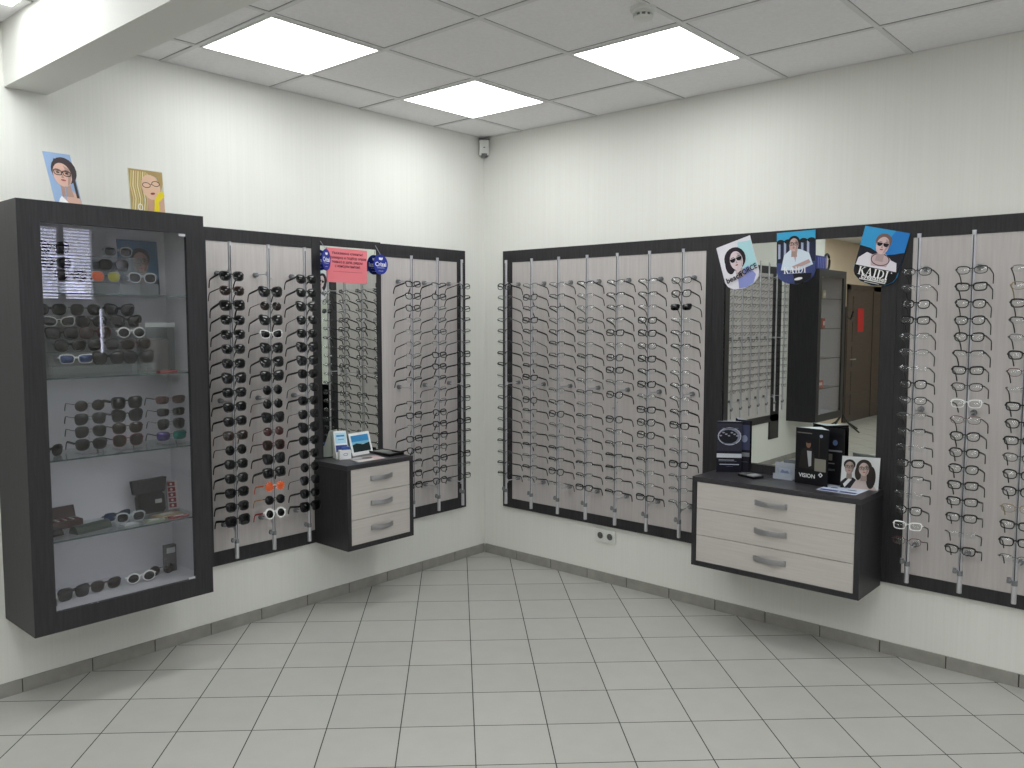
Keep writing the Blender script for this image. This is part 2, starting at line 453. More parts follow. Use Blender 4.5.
# ------------------------------------------------------------ ceiling lights, detector, sensor
LAMP = emat('lamp_diffuser', (.965, 1.0, .985), 8.8)
def ceiling_light(x0, y1, label):
    """panel filling the grid cell whose corner nearest the room corner is (x0, y1)"""
    r = thing('ceiling_light', label, 'ceiling light', (x0+.3, y1-.3, H-.004), group='square ceiling light panels')
    a = .289
    mb = MB()
    for s in (-1, 1):
        mb.box((s*a, -a, .0), (s*(a-.010), a, .010), WHITEP); mb.box((-a+.010, s*a, .0), (a-.010, s*(a-.010), .010), WHITEP)
    part(mb, 'frame', r)
    part(MB().box((-a+.010, -a+.010, .002), (a-.010, a-.010, .009), LAMP), 'diffuser', r)
cell = lambda i, j: (GX+.6*i, -(GY+.6*j))
ceiling_light(*cell(0, 0), 'square white ceiling light panel nearest the room corner')
ceiling_light(*cell(2, 0), 'square white ceiling light panel beside the smoke detector, over the right wall')
ceiling_light(*cell(0, 2), 'square white ceiling light panel over the left wall beside the dropped beam')
ceiling_light(.23, -2.965, 'square white ceiling light panel beyond the dropped beam, cut by the frame')
FILL_CELLS = [cell(7, 0), cell(3, 5), cell(7, 6), cell(4, 7), cell(8, 4), cell(5, 1), cell(0, 13), cell(1, 10), cell(0, 16), cell(4, 2), cell(-1, 12), cell(0, 11), cell(7, 3), cell(2, 5), cell(5, 5), cell(0, 8), cell(3, 9), cell(6, 9), cell(1, 13), cell(5, 13)]  # unseen panels added to brighten the walls and the corridor
for e in FILL_CELLS: ceiling_light(*e, 'unseen square white ceiling light panel added overhead as fill light')

r = thing('smoke_detector', 'round white smoke detector on the ceiling above the right light panel', 'smoke detector', (2.108, -1.302, H+.005))
part(MB().lathe((0, 0, 0), [(.052, 0), (.052, -.012), (.046, -.016)], WHITEP), 'base', r)
mb = MB().lathe((0, 0, 0), [(.040, -.016), (.042, -.022), (.042, -.026)], WHITEP); part(mb, 'body', r)
mb = MB().lathe((0, 0, 0), [(.033, -.026), (.033, -.036)], GREYP)
for k in range(10):
    q = k*PI/5; mb.box((.036*math.cos(q)-.003, .036*math.sin(q)-.003, -.038), (.036*math.cos(q)+.003, .036*math.sin(q)+.003, -.026), WHITEP)
part(mb, 'vent_ring', r)
part(MB().lathe((0, 0, 0), [(.040, -.037), (.038, -.044), (.022, -.050), (.004, -.051)], WHITEP), 'cap', r)

r = thing('corner_sensor', 'small white motion sensor high in the room corner under the ceiling', 'sensor', (.034, -.034, 2.76), rz=PI/4)
mb = MB(); mb.box((-.033, -.022, 0), (.033, .014, .105), WHITEP, .008); part(mb, 'housing', r)
mb = MB(); mb.lathe((0, -.0, 0), [(.018, -.008), (.028, .002), (.030, .012)], GREYP, 16); part(mb, 'lower_lens', r)
mb = MB(); mb.box((-.006, -.0238, .05), (.006, -.0215, .056), GREYP); part(mb, 'indicator', r)
part(MB().box((-.036, -.025, .106), (.036, .02, .113), GREYP), 'mount', r)

# ------------------------------------------------------------ wall panels
Z0, Z1 = .362, 2.108
def display_panel(label, axis, a0, a1, b0, b1, bz0=.437, bz1=2.03, Z1=Z1):
    """dark surround a0..a1 along the wall with a pale board b0..b1 set in it. axis 'x' = right wall, 'y' = left wall"""
    c = (a0+a1)/2
    r = thing('display_wall', label, 'display panel', (c, 0, Z0) if axis == 'x' else (0, c, Z0))
    mb = MB()
    def bx(m, p, q, z0, z1, t0, t1):
        if axis == 'x': m.box((p, -t1, z0), (q, -t0, z1), DARK)
        else: m.box((t0, p, z0), (t1, q, z1), DARK)
    bx(mb, a0, a1, bz1, Z1, .001, .02); bx(mb, a0, a1, Z0, bz0, .001, .02)
    if b0 > a0: bx(mb, a0, b0, bz0, bz1, .001, .02)
    if b1 < a1: bx(mb, b1, a1, bz0, bz1, .001, .02)
    part(mb, 'surround', r, True)
    mb = MB()
    if axis == 'x': mb.box((b0, -.017, bz0), (b1, -.001, bz1), LIGHT)
    else: mb.box((.001, b0, bz0), (.017, b1, bz1), LIGHT)
    part(mb, 'backing_board', r, True)
    return r
display_panel('dark-framed pale wall panel behind the sunglasses rods beside the showcase', 'y', -2.20, -1.4345, -2.07, -1.4355, bz1=2.046, Z1=2.113)
display_panel('dark-framed pale wall panel on the left wall nearest the corner', 'y', -.9375, -.208, -.936, -.285)
display_panel('wide dark-framed pale wall panel with seven rods right of the corner', 'x', .193, 1.7545, .276, 1.716, bz0=.425)
display_panel('dark-framed pale wall panel at the right edge of the photo', 'x', 2.7265, 4.05, 2.79, 3.95, bz0=.425)

def wall_mirror(label, axis, a0, a1, g0, g1, gz0, gz1, Z1=Z1):
    c = (a0+a1)/2
    r = thing('wall_mirror', label, 'mirror', (c, 0, Z0) if axis == 'x' else (0, c, Z0))
    m1, m2 = MB(), MB()
    if axis == 'x':
        m1.box((a0, -.02, Z0), (a1, -.001, Z1), DARK); m2.box((g0, -.0245, gz0), (g1, -.0203, gz1), MIRROR)
    else:
        m1.box((.001, a0, Z0), (.02, a1, Z1), DARK); m2.box((.0203, g0, gz0), (.0245, g1, gz1), MIRROR)
    part(m1, 'backing_board', r, True); part(m2, 'mirror_glass', r, True)
    return r
wall_mirror('narrow tall mirror on a dark board above the small drawer cabinet', 'y', -1.4335, -.9385, -1.381, -.978, .85, 2.066, Z1=2.113)
wall_mirror('wide mirror on a dark board above the three-drawer right-wall cabinet', 'x', 1.7555, 2.7255, 1.831, 2.655, .869, 2.05)

# ------------------------------------------------------------ drawer cabinets
def handle_mb(c, L, vert=.027):
    """bowed strip handle centred at c in local coordinates, face at -Y"""
    mb = MB(); n = 9; pts = []
    for i in range(n):
        t = -1+2*i/(n-1); pts.append((c[0]+t*L/2, c[1]-.006-.022*(1-t*t), c[2]))
    mb.tube(pts, .0025, HANDLE, 6, rz=vert/2)
    for s in (-1, 1): mb.box((c[0]+s*L/2-.006, c[1]-.008, c[2]-vert/2), (c[0]+s*L/2+.006, c[1], c[2]+vert/2), HANDLE)
    return mb
def drawer_cabinet(label, loc, rz, W, D, Hh, hl):
    """local: x across, y from 0 (wall) to -D (front), z up"""
    r = thing('drawer_cabinet', label, 'drawer cabinet', loc, rz)
    t = .026
    mb = MB()
    mb.box((-W/2, -D, 0), (-W/2+t, -.0215, Hh-t), DARK); mb.box((W/2-t, -D, 0), (W/2, -.0215, Hh-t), DARK)
    mb.box((-W/2+t, -D, 0), (W/2-t, -.0215, t), DARK); mb.box((-W/2+t, -.035, t), (W/2-t, -.0215, Hh-t), DARK)
    mb.box((-W/2+t, -D+.03, t), (W/2-t, -D+.034, Hh-t), BLACKP)
    part(mb, 'body', r)
    part(MB().box((-W/2, -D, Hh-t), (W/2, -.0215, Hh), DARKH, .0015), 'top_board', r)
    g = .003; dh = (Hh-2*t)/3
    for k in range(3):
        z0 = t+k*dh+g/2; z1 = t+(k+1)*dh-g/2
        d = part(MB().box((-W/2+t+.002, -D+.002, z0), (W/2-t-.002, -D+.02, z1), LIGHTH, .001), 'drawer', r)
        h = handle_mb((0, -D+.002, (z0+z1)/2+.008), hl).build('handle', d); h['label'] = 'curved grey metal handle'
    return r
drawer_cabinet('small dark cabinet with three pale drawers under the narrow mirror', (0, -1.206, .365), PI/2, .482, .33, .479, .145)
drawer_cabinet('wide dark cabinet with three pale drawers under the wide mirror', (2.2605, 0, .343), 0, .872, .328, .477, .155)
ZS, ZW = .844, .820        # heights of the two cabinet tops

# ------------------------------------------------------------ display rods
RZ0, RZ1 = .42, 2.035
ROWZ = [1.862-.0731*i for i in range(18)]
def lin(name, f):
    if name not in LIB: LIB[name] = f()
    return LIB[name]
LIB = {}
def rod_tube():
    mb = MB(); mb.cyl((0, 0, .08), (0, 0, RZ1-RZ0-.004), .0085, STEEL, 14); mb.cyl((0, 0, RZ1-RZ0-.004), (0, 0, RZ1-RZ0), .009, STEEL, 14)
    return mb.mesh('tube')
def rod_slot():
    return MB().box((-.0022, -.0089, .10), (.0022, -.0080, RZ1-RZ0-.02), pmat('rod_slot', (58, 58, 62), .5)).mesh('slot')
def rod_sleeve():
    return MB().lathe((0, 0, 0), [(.0098, 0), (.0105, .003), (.0105, .074), (.009, .08)], STEEL, 14).mesh('sleeve')
def rod_lock():
    mb = MB(); mb.cyl((0, 0, .080), (0, 0, .102), .012, STEELD, 14); mb.cyl((-.006, 0, .098), (-.030, -.002, .098), .007, STEELD, 10); mb.cyl((-.022, -.0015, .112), (-.022, -.0015, .088), .008, STEELD, 10)
    return mb.mesh('lock')
def rod_bracket():
    mb = MB(); mb.cyl((.0, .007, 0), (0, .118, 0), .0035, STEEL, 8)
    mb.cyl((0, .112, 0), (0, .132, 0), .012, STEELD, 14, r2=.014); mb.cyl((0, .006, -.012), (0, .006, .012), .0105, STEEL, 10)
    return mb.mesh('bracket')
def rod_peg():
    mb = MB(); mb.box((-.004, -.024, -.004), (.004, -.007, -.001), ACRYL); mb.box((-.009, -.0245, -.012), (.009, -.0215, -.002), ACRYL)
    return mb.mesh('peg')
def inst(name, mesh, parent, loc=(0, 0, 0), rot=None):
    o = bpy.data.objects.new(name, mesh); C.objects.link(o); o.parent = parent; o.location = loc
    if rot: o.rotation_euler = rot
    return o
def display_rod(label, loc, rz, group, rows=18):
    r = thing('display_rod', label, 'display rod', loc, rz, group)
    inst('tube', lin('tube', rod_tube), r); inst('slot', lin('slot', rod_slot), r); inst('end_sleeve', lin('sleeve', rod_sleeve), r); inst('lock', lin('lock', rod_lock), r)
    for z in (1.882, 1.226, .575): inst('bracket', lin('bracket', rod_bracket), r, (0, 0, z-RZ0))
    for z in ROWZ[:rows]: inst('peg', lin('peg', rod_peg), r, (0, 0, z-RZ0))
    return r

# ------------------------------------------------------------ eyewear
def lens_loop(cx, w, h, n=20, kind='rect', sgn=1):
    """closed outline in the XZ plane. sgn +1: outer side to +x"""
    out = []
    for i in range(n):
        t = 2*PI*i/n
        e = {'rect': .58, 'soft': .75, 'round': 1.0, 'cat': .68, 'avi': .72}[kind]
        ct, st = math.cos(t), math.sin(t)
        x = w/2*abs(ct)**e*(1 if ct > 0 else -1); z = h/2*abs(st)**e*(1 if st > 0 else -1)
        if kind in ('rect', 'soft'): x *= 1+.07*(z/(h/2)) ; z += .0015*(x/(w/2)) if z > 0 else 0
        if kind == 'cat': x *= 1+.12*(z/(h/2)); z += .005*(x/(w/2)) if z > 0 else 0
        if kind == 'avi': x *= 1+.1*(z/(h/2)); z -= .003*(x/(w/2)) if z < 0 else 0
        out.append((cx+sgn*x, -.0008*(x/(w/2))**2*0, z))
    return out
def eyewear_meshes(key, rimm, templem, lensm, lw=.051, lh=.034, shape='rect', rim=.0016, half=False, rimless=False,
                   tr=.0027, th=.0034, folded=False, wrap=0.0):
    if key in LIB: return LIB[key]
    gap = .0175; cx = gap/2+lw/2; hw = cx+lw/2
    fr = MB(); zt = lh*.18
    loops = {}
    for s in (-1, 1):
        lp = lens_loop(s*cx, lw, lh, kind=shape, sgn=s)
        lp = [(x, y+wrap*(abs(x)/hw)**2, z) for x, y, z in lp]; loops[s] = lp
        if rimless: pass
        elif half:
            top = [p for p in lp if p[2] > -.001]; top.sort(key=lambda p: p[0]); fr.tube(top, rim, rimm, 5, rz=rim*1.2)
        else:
            rr = [rim*(1.35 if p[2] > 0 else .9) for p in lp]; fr.ring(lp, rr, rimm, depth=max(rim*.9, .0012))
        # end piece
        y0 = wrap
        fr.tube([(s*(hw-.003), y0, zt), (s*(hw+.004), y0+.001, zt+.001), (s*(hw+.006), y0+.007, zt+.001)], max(rim*.9, .0013), rimm, 5, rz=max(rim*1.1, th*.8))
    br = [(-gap/2-.002, 0, zt*.6), (-gap/4, -.001, zt*1.15), (0, -.0015, zt*1.35), (gap/4, -.001, zt*1.15), (gap/2+.002, 0, zt*.6)]
    fr.tube(br, max(rim, .0012), rimm, 5)
    out = {'frame_front': fr.mesh('frame_front')}
    for s in (-1, 1):
        cen = Vector((s*cx, 0, 0))
        lp = [tuple(cen+(Vector(p)-cen)*.985) for p in loops[s]]
        lm = MB(); k = len(lp); vs = []; fs = []; dome = .0048
        rings = (1, .66, .33)
        for side in (0, .0012):
            for q in rings: vs += [(s*cx+(x-s*cx)*q, y-dome*(1-q*q)-.0006+side, z*q) for x, y, z in lp]
            vs.append((s*cx, wrap*.25-dome-.0006+side, 0))
        nb = 3*k+1
        for b0, fl in ((0, 0), (nb, 1)):
            for a in range(2):
                for j in range(k):
                    f = (b0+a*k+j, b0+a*k+(j+1) % k, b0+(a+1)*k+(j+1) % k, b0+(a+1)*k+j); fs.append(f[::-1] if fl else f)
            for j in range(k): fs.append((b0+2*k+j, b0+2*k+(j+1) % k, b0+3*k))
        for j in range(k): fs.append((j, (j+1) % k, nb+(j+1) % k, nb+j))
        lm.add(vs, fs, lensm, True); out['lens%d' % s] = lm.mesh('lens')
        X = hw+.006
        if folded:
            pts = [(s*X, wrap+.008, zt), (s*(X-.006), wrap+.013+.002*s, zt), (s*(X-.05), wrap+.0165+.002*s, zt-.001), (s*(X-.090), wrap+.017+.002*s, zt-.003), (s*(X-.125), wrap+.018+.002*s, zt-.022)]
        else:
            pts = [(s*X, wrap+.008, zt), (s*(X+.0005), .05, zt+.0005), (s*(X+.001), .085, zt), (s*X, .098, zt-.006), (s*(X-.002), .112, zt-.022), (s*(X-.003), .120, zt-.036)]
        out['temple%d' % s] = MB().tube(pts, [tr]*2+[tr*.9]*(len(pts)-2), templem, 6, rz=[th]*3+[th*.9, th*1.05, th*.9][:len(pts)-3]).mesh('temple')
    LIB[key] = out
    return out
def put_eyewear(M, name, label, cat, group, loc, rz, rx=0.0, ry=0.0):
    r = thing(name, label, cat, loc, rz, group); r.rotation_euler = (rx, ry, rz)
    for k, me in M.items():
        inst({'f': 'frame_front', 'l': 'lens', 't': 'temple'}[k[0]], me, r)
    return r

PALE = pmat('tan_frame', (150, 128, 98), .35); REDF = pmat('wine_frame', (84, 30, 38), .35); BROWN = pmat('brown_frame', (60, 36, 28), .3)
EYE = {
 'K': ('black full-rim', [dict(key='K0', rimm=BLACKP, templem=BLACKP, shape='rect', rim=.0031, th=.0044), dict(key='K1', rimm=BLACKP, templem=BLACKP, shape='soft', lh=.038, lw=.049, rim=.0027, th=.0040)]),
 'D': ('thin dark full-rim', [dict(key='D0', rimm=GUN, templem=BLACKM, shape='soft', lh=.034, rim=.0019, th=.0032)]),
 'H': ('dark half-rim', [dict(key='H0', rimm=BLACKM, templem=BLACKP, half=True, lh=.030, rim=.0026, th=.0046), dict(key='H1', rimm=GUN, templem=BLACKP, half=True, lh=.032, rim=.0020, th=.0038)]),
 'M': ('thin grey metal', [dict(key='M0', rimm=METAL_F, templem=GUN, shape='soft', half=True, lh=.031, rim=.0014, th=.0029)]),
 'R': ('rimless', [dict(key='R0', rimm=METAL_F, templem=BLACKM, rimless=True, lh=.030, rim=.0015, th=.0030)]),
 'W': ('white full-rim', [dict(key='W0', rimm=WHITE_FR, templem=BLACKP, shape='rect', rim=.0024, th=.0030)]),
 'Y': ('tan-coloured full-rim', [dict(key='Y0', rimm=PALE, templem=PALE, shape='soft', rim=.0016, th=.0026)]),
 'P': ('wine-red full-rim', [dict(key='P0', rimm=REDF, templem=BLACKP, shape='soft', rim=.0012, th=.0022)]),
}
ORD = ['first','second','third','fourth','fifth','sixth','seventh','eighth','ninth','tenth','eleventh','twelfth','thirteenth','fourteenth','fifteenth','sixteenth','seventeenth','eighteenth']
TINT_K = pmat('black_lens', (4, 4, 6), .04, spec=.3); TINT_B = pmat('brown_lens', (27, 18, 15), .06, spec=.35)
TINT_G = pmat('grey_lens', (14, 14, 17), .05, spec=.35); TINT_R = pmat('red_lens', (50, 16, 20), .08)
TINT_O = pmat('orange_lens', (205, 92, 48), .12); TINT_BL = pmat('blue_mirror_lens', (34, 56, 96), .1, metal=.4); TINT_T = pmat('teal_mirror_lens', (20, 120, 110), .1, metal=.4)
TINT_Y = pmat('yellow_lens', (150, 150, 20), .1)
CRYS = pmat('crystal_frame', (170, 178, 182), .15)
ORANGE = pmat('orange_plastic', (235, 105, 35), .35); ORW = pmat('amber_plastic', (205, 140, 60), .3); REDP = pmat('red_plastic', (170, 30, 45), .35)
SUN = {
 'b': ('black', dict(key='sb', rimm=BLACKP, templem=BLACKP, lensm=TINT_K, lw=.054, lh=.046, shape='soft', rim=.0030, th=.0052)),
 'w': ('black broad-framed', dict(key='sw', rimm=BLACKP, templem=BLACKP, lensm=TINT_K, lw=.056, lh=.050, shape='rect', rim=.0034, th=.0062)),
 'c': ('black cat-eye', dict(key='sc', rimm=BLACKP, templem=BLACKP, lensm=TINT_G, lw=.057, lh=.053, shape='cat', rim=.0028, th=.0050)),
 'o': ('black round-lensed', dict(key='so', rimm=BLACKM, templem=BLACKM, lensm=TINT_K, lw=.050, lh=.050, shape='round', rim=.0012, th=.002)),
 'a': ('thin black metal aviator', dict(key='sa', rimm=BLACKM, templem=BLACKM, lensm=TINT_G, lw=.055, lh=.050, shape='avi', rim=.001, th=.0016)),
 'n': ('brown', dict(key='sn', rimm=BROWN, templem=BROWN, lensm=TINT_B, lw=.056, lh=.047, shape='soft', rim=.0022, th=.003)),
 'l': ('brown round-lensed', dict(key='sl', rimm=GUN, templem=GUN, lensm=TINT_B, lw=.052, lh=.047, shape='round', rim=.001, th=.0016)),
 'r': ('dark red round-lensed', dict(key='sr', rimm=REDF, templem=REDF, lensm=TINT_R, lw=.050, lh=.046, shape='round', rim=.001, th=.0016)),
 'd': ('large dark red', dict(key='sd', rimm=REDF, templem=BLACKP, lensm=TINT_B, lw=.056, lh=.052, shape='soft', rim=.002, th=.003)),
 'W': ('white-rimmed', dict(key='sW', rimm=WHITE_FR, templem=BLACKP, lensm=TINT_K, lw=.054, lh=.040, shape='cat', rim=.0022, th=.003)),
 'O': ('orange sun-shaped', None),
 'A': ('black amber-templed', dict(key='sA', rimm=BLACKP, templem=ORW, lensm=TINT_K, lw=.050, lh=.046, shape='round', rim=.0018, th=.0026)),
 'Q': ('white round-rimmed red-templed', dict(key='sQ', rimm=WHITE_FR, templem=REDP, lensm=TINT_K, lw=.050, lh=.050, shape='round', rim=.0042, th=.0045)),
 'S': ('dark clip-on', dict(key='sS', rimm=BLACKM, templem=BLACKM, lensm=TINT_K, lw=.056, lh=.036, shape='rect', rim=.001, th=.002)),
 'L': ('blue mirror-lensed', dict(key='sL', rimm=BLACKP, templem=BLACKP, lensm=TINT_BL, lw=.058, lh=.038, shape='rect', rim=.0014, th=.003)),
 'V': ('white-rimmed blue-lensed', dict(key='sV', rimm=WHITE_FR, templem=WHITE_FR, lensm=TINT_BL, lw=.058, lh=.036, shape='rect', rim=.0016, th=.003)),
 'X': ('crystal-clear framed', dict(key='sX', rimm=CRYS, templem=CRYS, lensm=TINT_G, lw=.052, lh=.042, shape='soft', rim=.003, th=.003)),
 'Z': ('yellow and orange lensed', None),
 'T': ('blue and teal mirror-lensed', dict(key='sT', rimm=BLACKP, templem=BLACKP, lensm=TINT_BL, lw=.060, lh=.040, shape='rect', rim=.0014, th=.003)),
 'R': ('sporty dark red', dict(key='sRr', rimm=REDF, templem=BLACKP, lensm=TINT_R, lw=.060, lh=.036, shape='rect', rim=.0014, th=.003)),
 'U': ('white oval-rimmed', dict(key='sU', rimm=WHITE_FR, templem=WHITE_FR, lensm=TINT_G, lw=.053, lh=.044, shape='round', rim=.0028, th=.003)),
}
def eye_mesh(code, i):
    nm, vs = EYE[code]; kw = dict(vs[i % len(vs)]); kw.setdefault('lensm', CLEAR); return nm, eyewear_meshes(**kw)
def sun_mesh(code, folded=False):
    nm, kw = SUN[code]
    if code == 'O':
        key = 'sO'+str(folded)
        if key not in LIB:
            M = dict(eyewear_meshes(key=key+'b', rimm=WHITE_FR, templem=ORANGE, lensm=TINT_O, lw=.046, lh=.044, shape='round', rim=.0014, folded=folded, th=.004))
            mb = MB()
            for s in (-1, 1):
                for k in range(12):      # petals round each lens
                    q = 2*PI*k/12; cx = s*.0318
                    p = [(cx+.021*math.cos(q-.2), -.002, .021*math.sin(q-.2)), (cx+.028*math.cos(q), -.002, .028*math.sin(q)), (cx+.021*math.cos(q+.2), -.002, .021*math.sin(q+.2))]
                    mb.prism(p, (0, .003, 0), ORANGE)
            mb.tube([(-.011, -.001, .004), (0, -.002, .007), (.011, -.001, .004)], .0022, WHITE_FR, 6)
            M['frame_front'] = mb.mesh('frame_front'); LIB[key] = M
        return nm, LIB[key]
    if code == 'Z':
        key = 'sZ'+str(folded)
        if key not in LIB:
            M = dict(eyewear_meshes(key=key+'b', rimm=CRYS, templem=BLACKP, lensm=TINT_O, lw=.052, lh=.042, shape='soft', rim=.001, folded=folded))
            M['lens1'] = M['lens1'].copy(); M['lens1'].materials[0] = TINT_Y; LIB[key] = M
        return nm, LIB[key]
    kw = dict(kw); kw['folded'] = folded; kw['key'] += str(folded)
    M = eyewear_meshes(**kw)
    if code == 'T': M['lens1'].materials[0] = TINT_T; M['lens-1'].materials[0] = pmat('violet_lens', (60, 44, 110), .1, metal=.4)
    return nm, M

ROFF = .15           # distance of the rods from the wall
def fill(codes, kind, x_along, wall, rodphrase, group):
    for i, c in enumerate(codes):
        if c == '.': continue
        if kind == 'eye' and c != 'S':
            nm, M = eye_mesh(c, rnd.randrange(2)); name = 'eyeglasses'; lab = '%s eyeglasses, %s from top, %s' % (nm, ORD[i], rodphrase); cat = 'eyeglasses'
        else:
            nm, M = sun_mesh(c); name = 'sunglasses'; lab = '%s sunglasses, %s from top, %s' % (nm, ORD[i], rodphrase); cat = 'sunglasses'
        z = ROWZ[i]; d = ROFF+.0145; j = rnd.uniform(-.05, .05)
        yaw = rnd.uniform(-.05, .05)
        if wall == 'x': loc, rz = (x_along, -d, z), yaw
        else: loc, rz = (d, x_along, z), PI/2+yaw
        put_eyewear(M, name, lab, cat, group, loc, rz, rx=-rnd.uniform(.17, .32), ry=rnd.uniform(-.03, .03))
RIGHT7 = ['KMHMHMHHRMHHMHHMHH', 'MKHKHMHHKMKHMHHMHH', 'MHHMHHHHRMHKMMHHKR', 'HMMDHMHHMHMHMHMHHK', 'HHHHKMKKMK.KHHHHHH', 'HHMKKDKHKMKKKHHMMK', 'DKSRHHRMHMHKRMKMMM']
XS7 = [.337, .557, .775, .993, 1.211, 1.430, 1.646]
for k, (x, cds) in enumerate(zip(XS7, RIGHT7)):
    ph = '%s right-wall rod from the corner' % ORD[k]
    display_rod('steel display rod holding eyeglasses, %s' % ph, (x, -ROFF, RZ0), 0, 'steel display rods')
    fill(cds, 'eye', x, 'x', ph, 'eyeglasses hung on the display rods')
P4 = ['DMKKMMRKDMHRKHRKWP', 'DKKKKHKDWPKKKKKKRK', 'MYKHMKPRKKKDKKYKKM']
for k, (x, cds) in enumerate(zip([2.852, 3.075, 3.288], P4)):
    ph = '%s rod right of the wide mirror' % ORD[k]
    display_rod('steel display rod holding eyeglasses, %s' % ph, (x, -ROFF, RZ0), 0, 'steel display rods')
    fill(cds, 'eye', x, 'x', ph, 'eyeglasses hung on the display rods')
P2 = ['KKKMMMMHH.HKMKKHKK', 'HKMHDMKKHMMKKKDKKK', 'DHDHMMKHHHDHKHMKMD']
for k, (y, cds) in enumerate(zip([-.805, -.588, -.370], P2)):
    ph = '%s rod between narrow mirror and corner' % ORD[k]
    display_rod('steel display rod holding eyeglasses, %s' % ph, (ROFF, y, RZ0), PI/2, 'steel display rods')
    fill(cds, 'eye', y, 'y', ph, 'eyeglasses hung on the display rods')
P1 = ['bnwbbbbcbbbnobbbbw', '.clcWcccoocrdcwOAQ', 'bbcabccbabacbboabw']
for k, (y, cds) in enumerate(zip([-2.014, -1.795, -1.573], P1)):
    ph = '%s rod right of the showcase' % ORD[k]
    display_rod('steel display rod holding sunglasses, %s' % ph, (ROFF, y, RZ0), PI/2, 'steel display rods')
    fill(cds, 'sun', y, 'y', ph, 'sunglasses hung on the display rods')

# ------------------------------------------------------------ showcases
def showcase(label, y0, y1, z0, z1, shelves, cabinet_w=.088):
    D = .348
    r = thing('showcase', label, 'showcase', (0, (y0+y1)/2, z0))
    t = .085
    mb = MB()
    # side walls (thick, dark outside), top and bottom boards, back
    mb.box((.001, y0, z0), (D, y0+.018, z1), DARK); mb.box((.001, y1-.018, z0), (D, y1, z1), DARK)
    mb.box((.001, y0+.018, z0), (D, y1-.018, z0+.018), DARK); mb.box((.001, y0+.018, z1-.018), (D, y1-.018, z1), DARK)
    mb.box((D-.02, y0+.018, z0+.018), (D, y0+t, z1-.018), DARK); mb.box((D-.02, y1-t, z0+.018), (D, y1-.018, z1-.018), DARK)
    mb.box((D-.02, y0+t, z0+.018), (D, y1-t, z0+t), DARK); mb.box((D-.02, y0+t, z1-t), (D, y1-t, z1-.018), DARK)
    part(mb, 'body', r, True)
    mb = MB()
    yl, yr, zl, zh = y0+.02, y1-.02, z0+.075, z1-.03
    mb.box((.003, yl, z0+.02), (.012, yr, z1-.02), LINER)
    mb.box((.012, yl, zl), (D-.021, yl+.006, zh), LINER); mb.box((.012, yr-.006, zl), (D-.021, yr, zh), LINER)
    mb.box((.012, yl, zl), (D-.021, yr, zl+.006), LINER); mb.box((.012, yl, zh-.006), (D-.021, yr, zh), LINER)
    part(mb, 'lining', r, True)
    for z in shelves:
        mb = MB(); mb.box((.014, yl+.008, z-.006), (D-.032, yr-.008, z), SHELFG); mb.box((D-.032, yl+.008, z-.006), (D-.0305, yr-.008, z), SHELFE)
        part(mb, 'shelf', r, True)
    g = MB().box((D-.012, y0+t+.001, z0+t+.001), (D-.007, y1-t-.001, z1-t-.001), GLASS)
    d = part(g, 'glass_door', r, True)
    mb = MB(); mb.box((D-.0068, y1-t-.035, z1-t-.014), (D+.001, y1-t-.004, z1-t-.003), STEEL)
    o = part(mb, 'hinge', r, True)
    mb = MB(); mb.box((D-.0068, y1-t-.035, z0+t+.003), (D+.001, y1-t-.004, z0+t+.012), STEEL); part(mb, 'hinge', r, True)
    return r
SH = [.722, 1.062, 1.403, 1.755]
CY0, CY1, CZ0, CZ1 = -3.036, -2.256, .348, 2.120
showcase('tall dark wall showcase with glass door full of sunglasses', CY0, CY1, CZ0, CZ1, SH)
CF = CZ0+.081       # inner floor of the case

# stepped acrylic risers, as world-placed prisms (profile in x-z, extruded along y)
def riser(label, y0, y1, base, steps):
    """steps: list of (x_front, x_back, top_z) from the front up"""
    prof = [(steps[0][0], base)]
    for xf, xb, zt in steps: prof += [(xf, zt), (xb, zt)]
    prof.append((steps[-1][1], base))
    t = .003
    mb = MB()
    # thin sheets: one vertical and one horizontal per step
    for i, (xf, xb, zt) in enumerate(steps):
        zb = base if i == 0 else steps[i-1][2]
        mb.box((xf-t, y0, zb), (xf, y1, zt), ACRYL); mb.box((xb, y0, zt-t), (xf-t, y1, zt), ACRYL)
    mb.box((steps[-1][1], y0, base), (steps[-1][1]+t, y1, steps[-1][2]-t), ACRYL)
    o = mb.build('display_riser', None, ((steps[0][0]+steps[-1][1])/2, (y0+y1)/2, base))
    return tag(o, label, 'riser')

def case_sun(code, y, z, x, where, folded=True, yaw=0, rx=0):
    nm, M = sun_mesh(code, folded)
    return put_eyewear(M, 'sunglasses', '%s sunglasses, %s' % (nm, where), 'sunglasses', 'sunglasses in the showcase', (x, y, z), PI/2+yaw, rx, 0)
# second shelf from the top (z 1.403)
rows2 = [(.075, 1.688, [(-2.83, 'b'), (-2.683, 'a'), (-2.534, 'c')]), (.125, 1.636, [(-2.815, 'W'), (-2.680, 'b'), (-2.525, 'c')]),
         (.175, 1.586, [(-2.822, 'w'), (-2.685, 'd'), (-2.526, 'U')]), (.225, 1.534, [(-2.809, 'b'), (-2.672, 'a'), (-2.528, 'n')]), (.272, 1.478, [(-2.805, 'V'), (-2.672, 'c'), (-2.540, 'c')])]
pos3 = ['left', 'middle', 'right']
rname = ['top row', 'second row', 'third row', 'fourth row', 'bottom row']
for q, (x, z, items) in enumerate(rows2):
    for k, (y, c) in enumerate(items):
        case_sun(c, y, z, x, '%s of %s on the second showcase shelf' % (pos3[k], rname[q]), yaw=rnd.uniform(-.06, .06))
riser('clear stepped acrylic riser under the sunglasses on the second showcase shelf', -2.905, -2.471, 1.4035,
      [(x+.012, x-.036, z-.0265) for x, z, _ in reversed(rows2)])
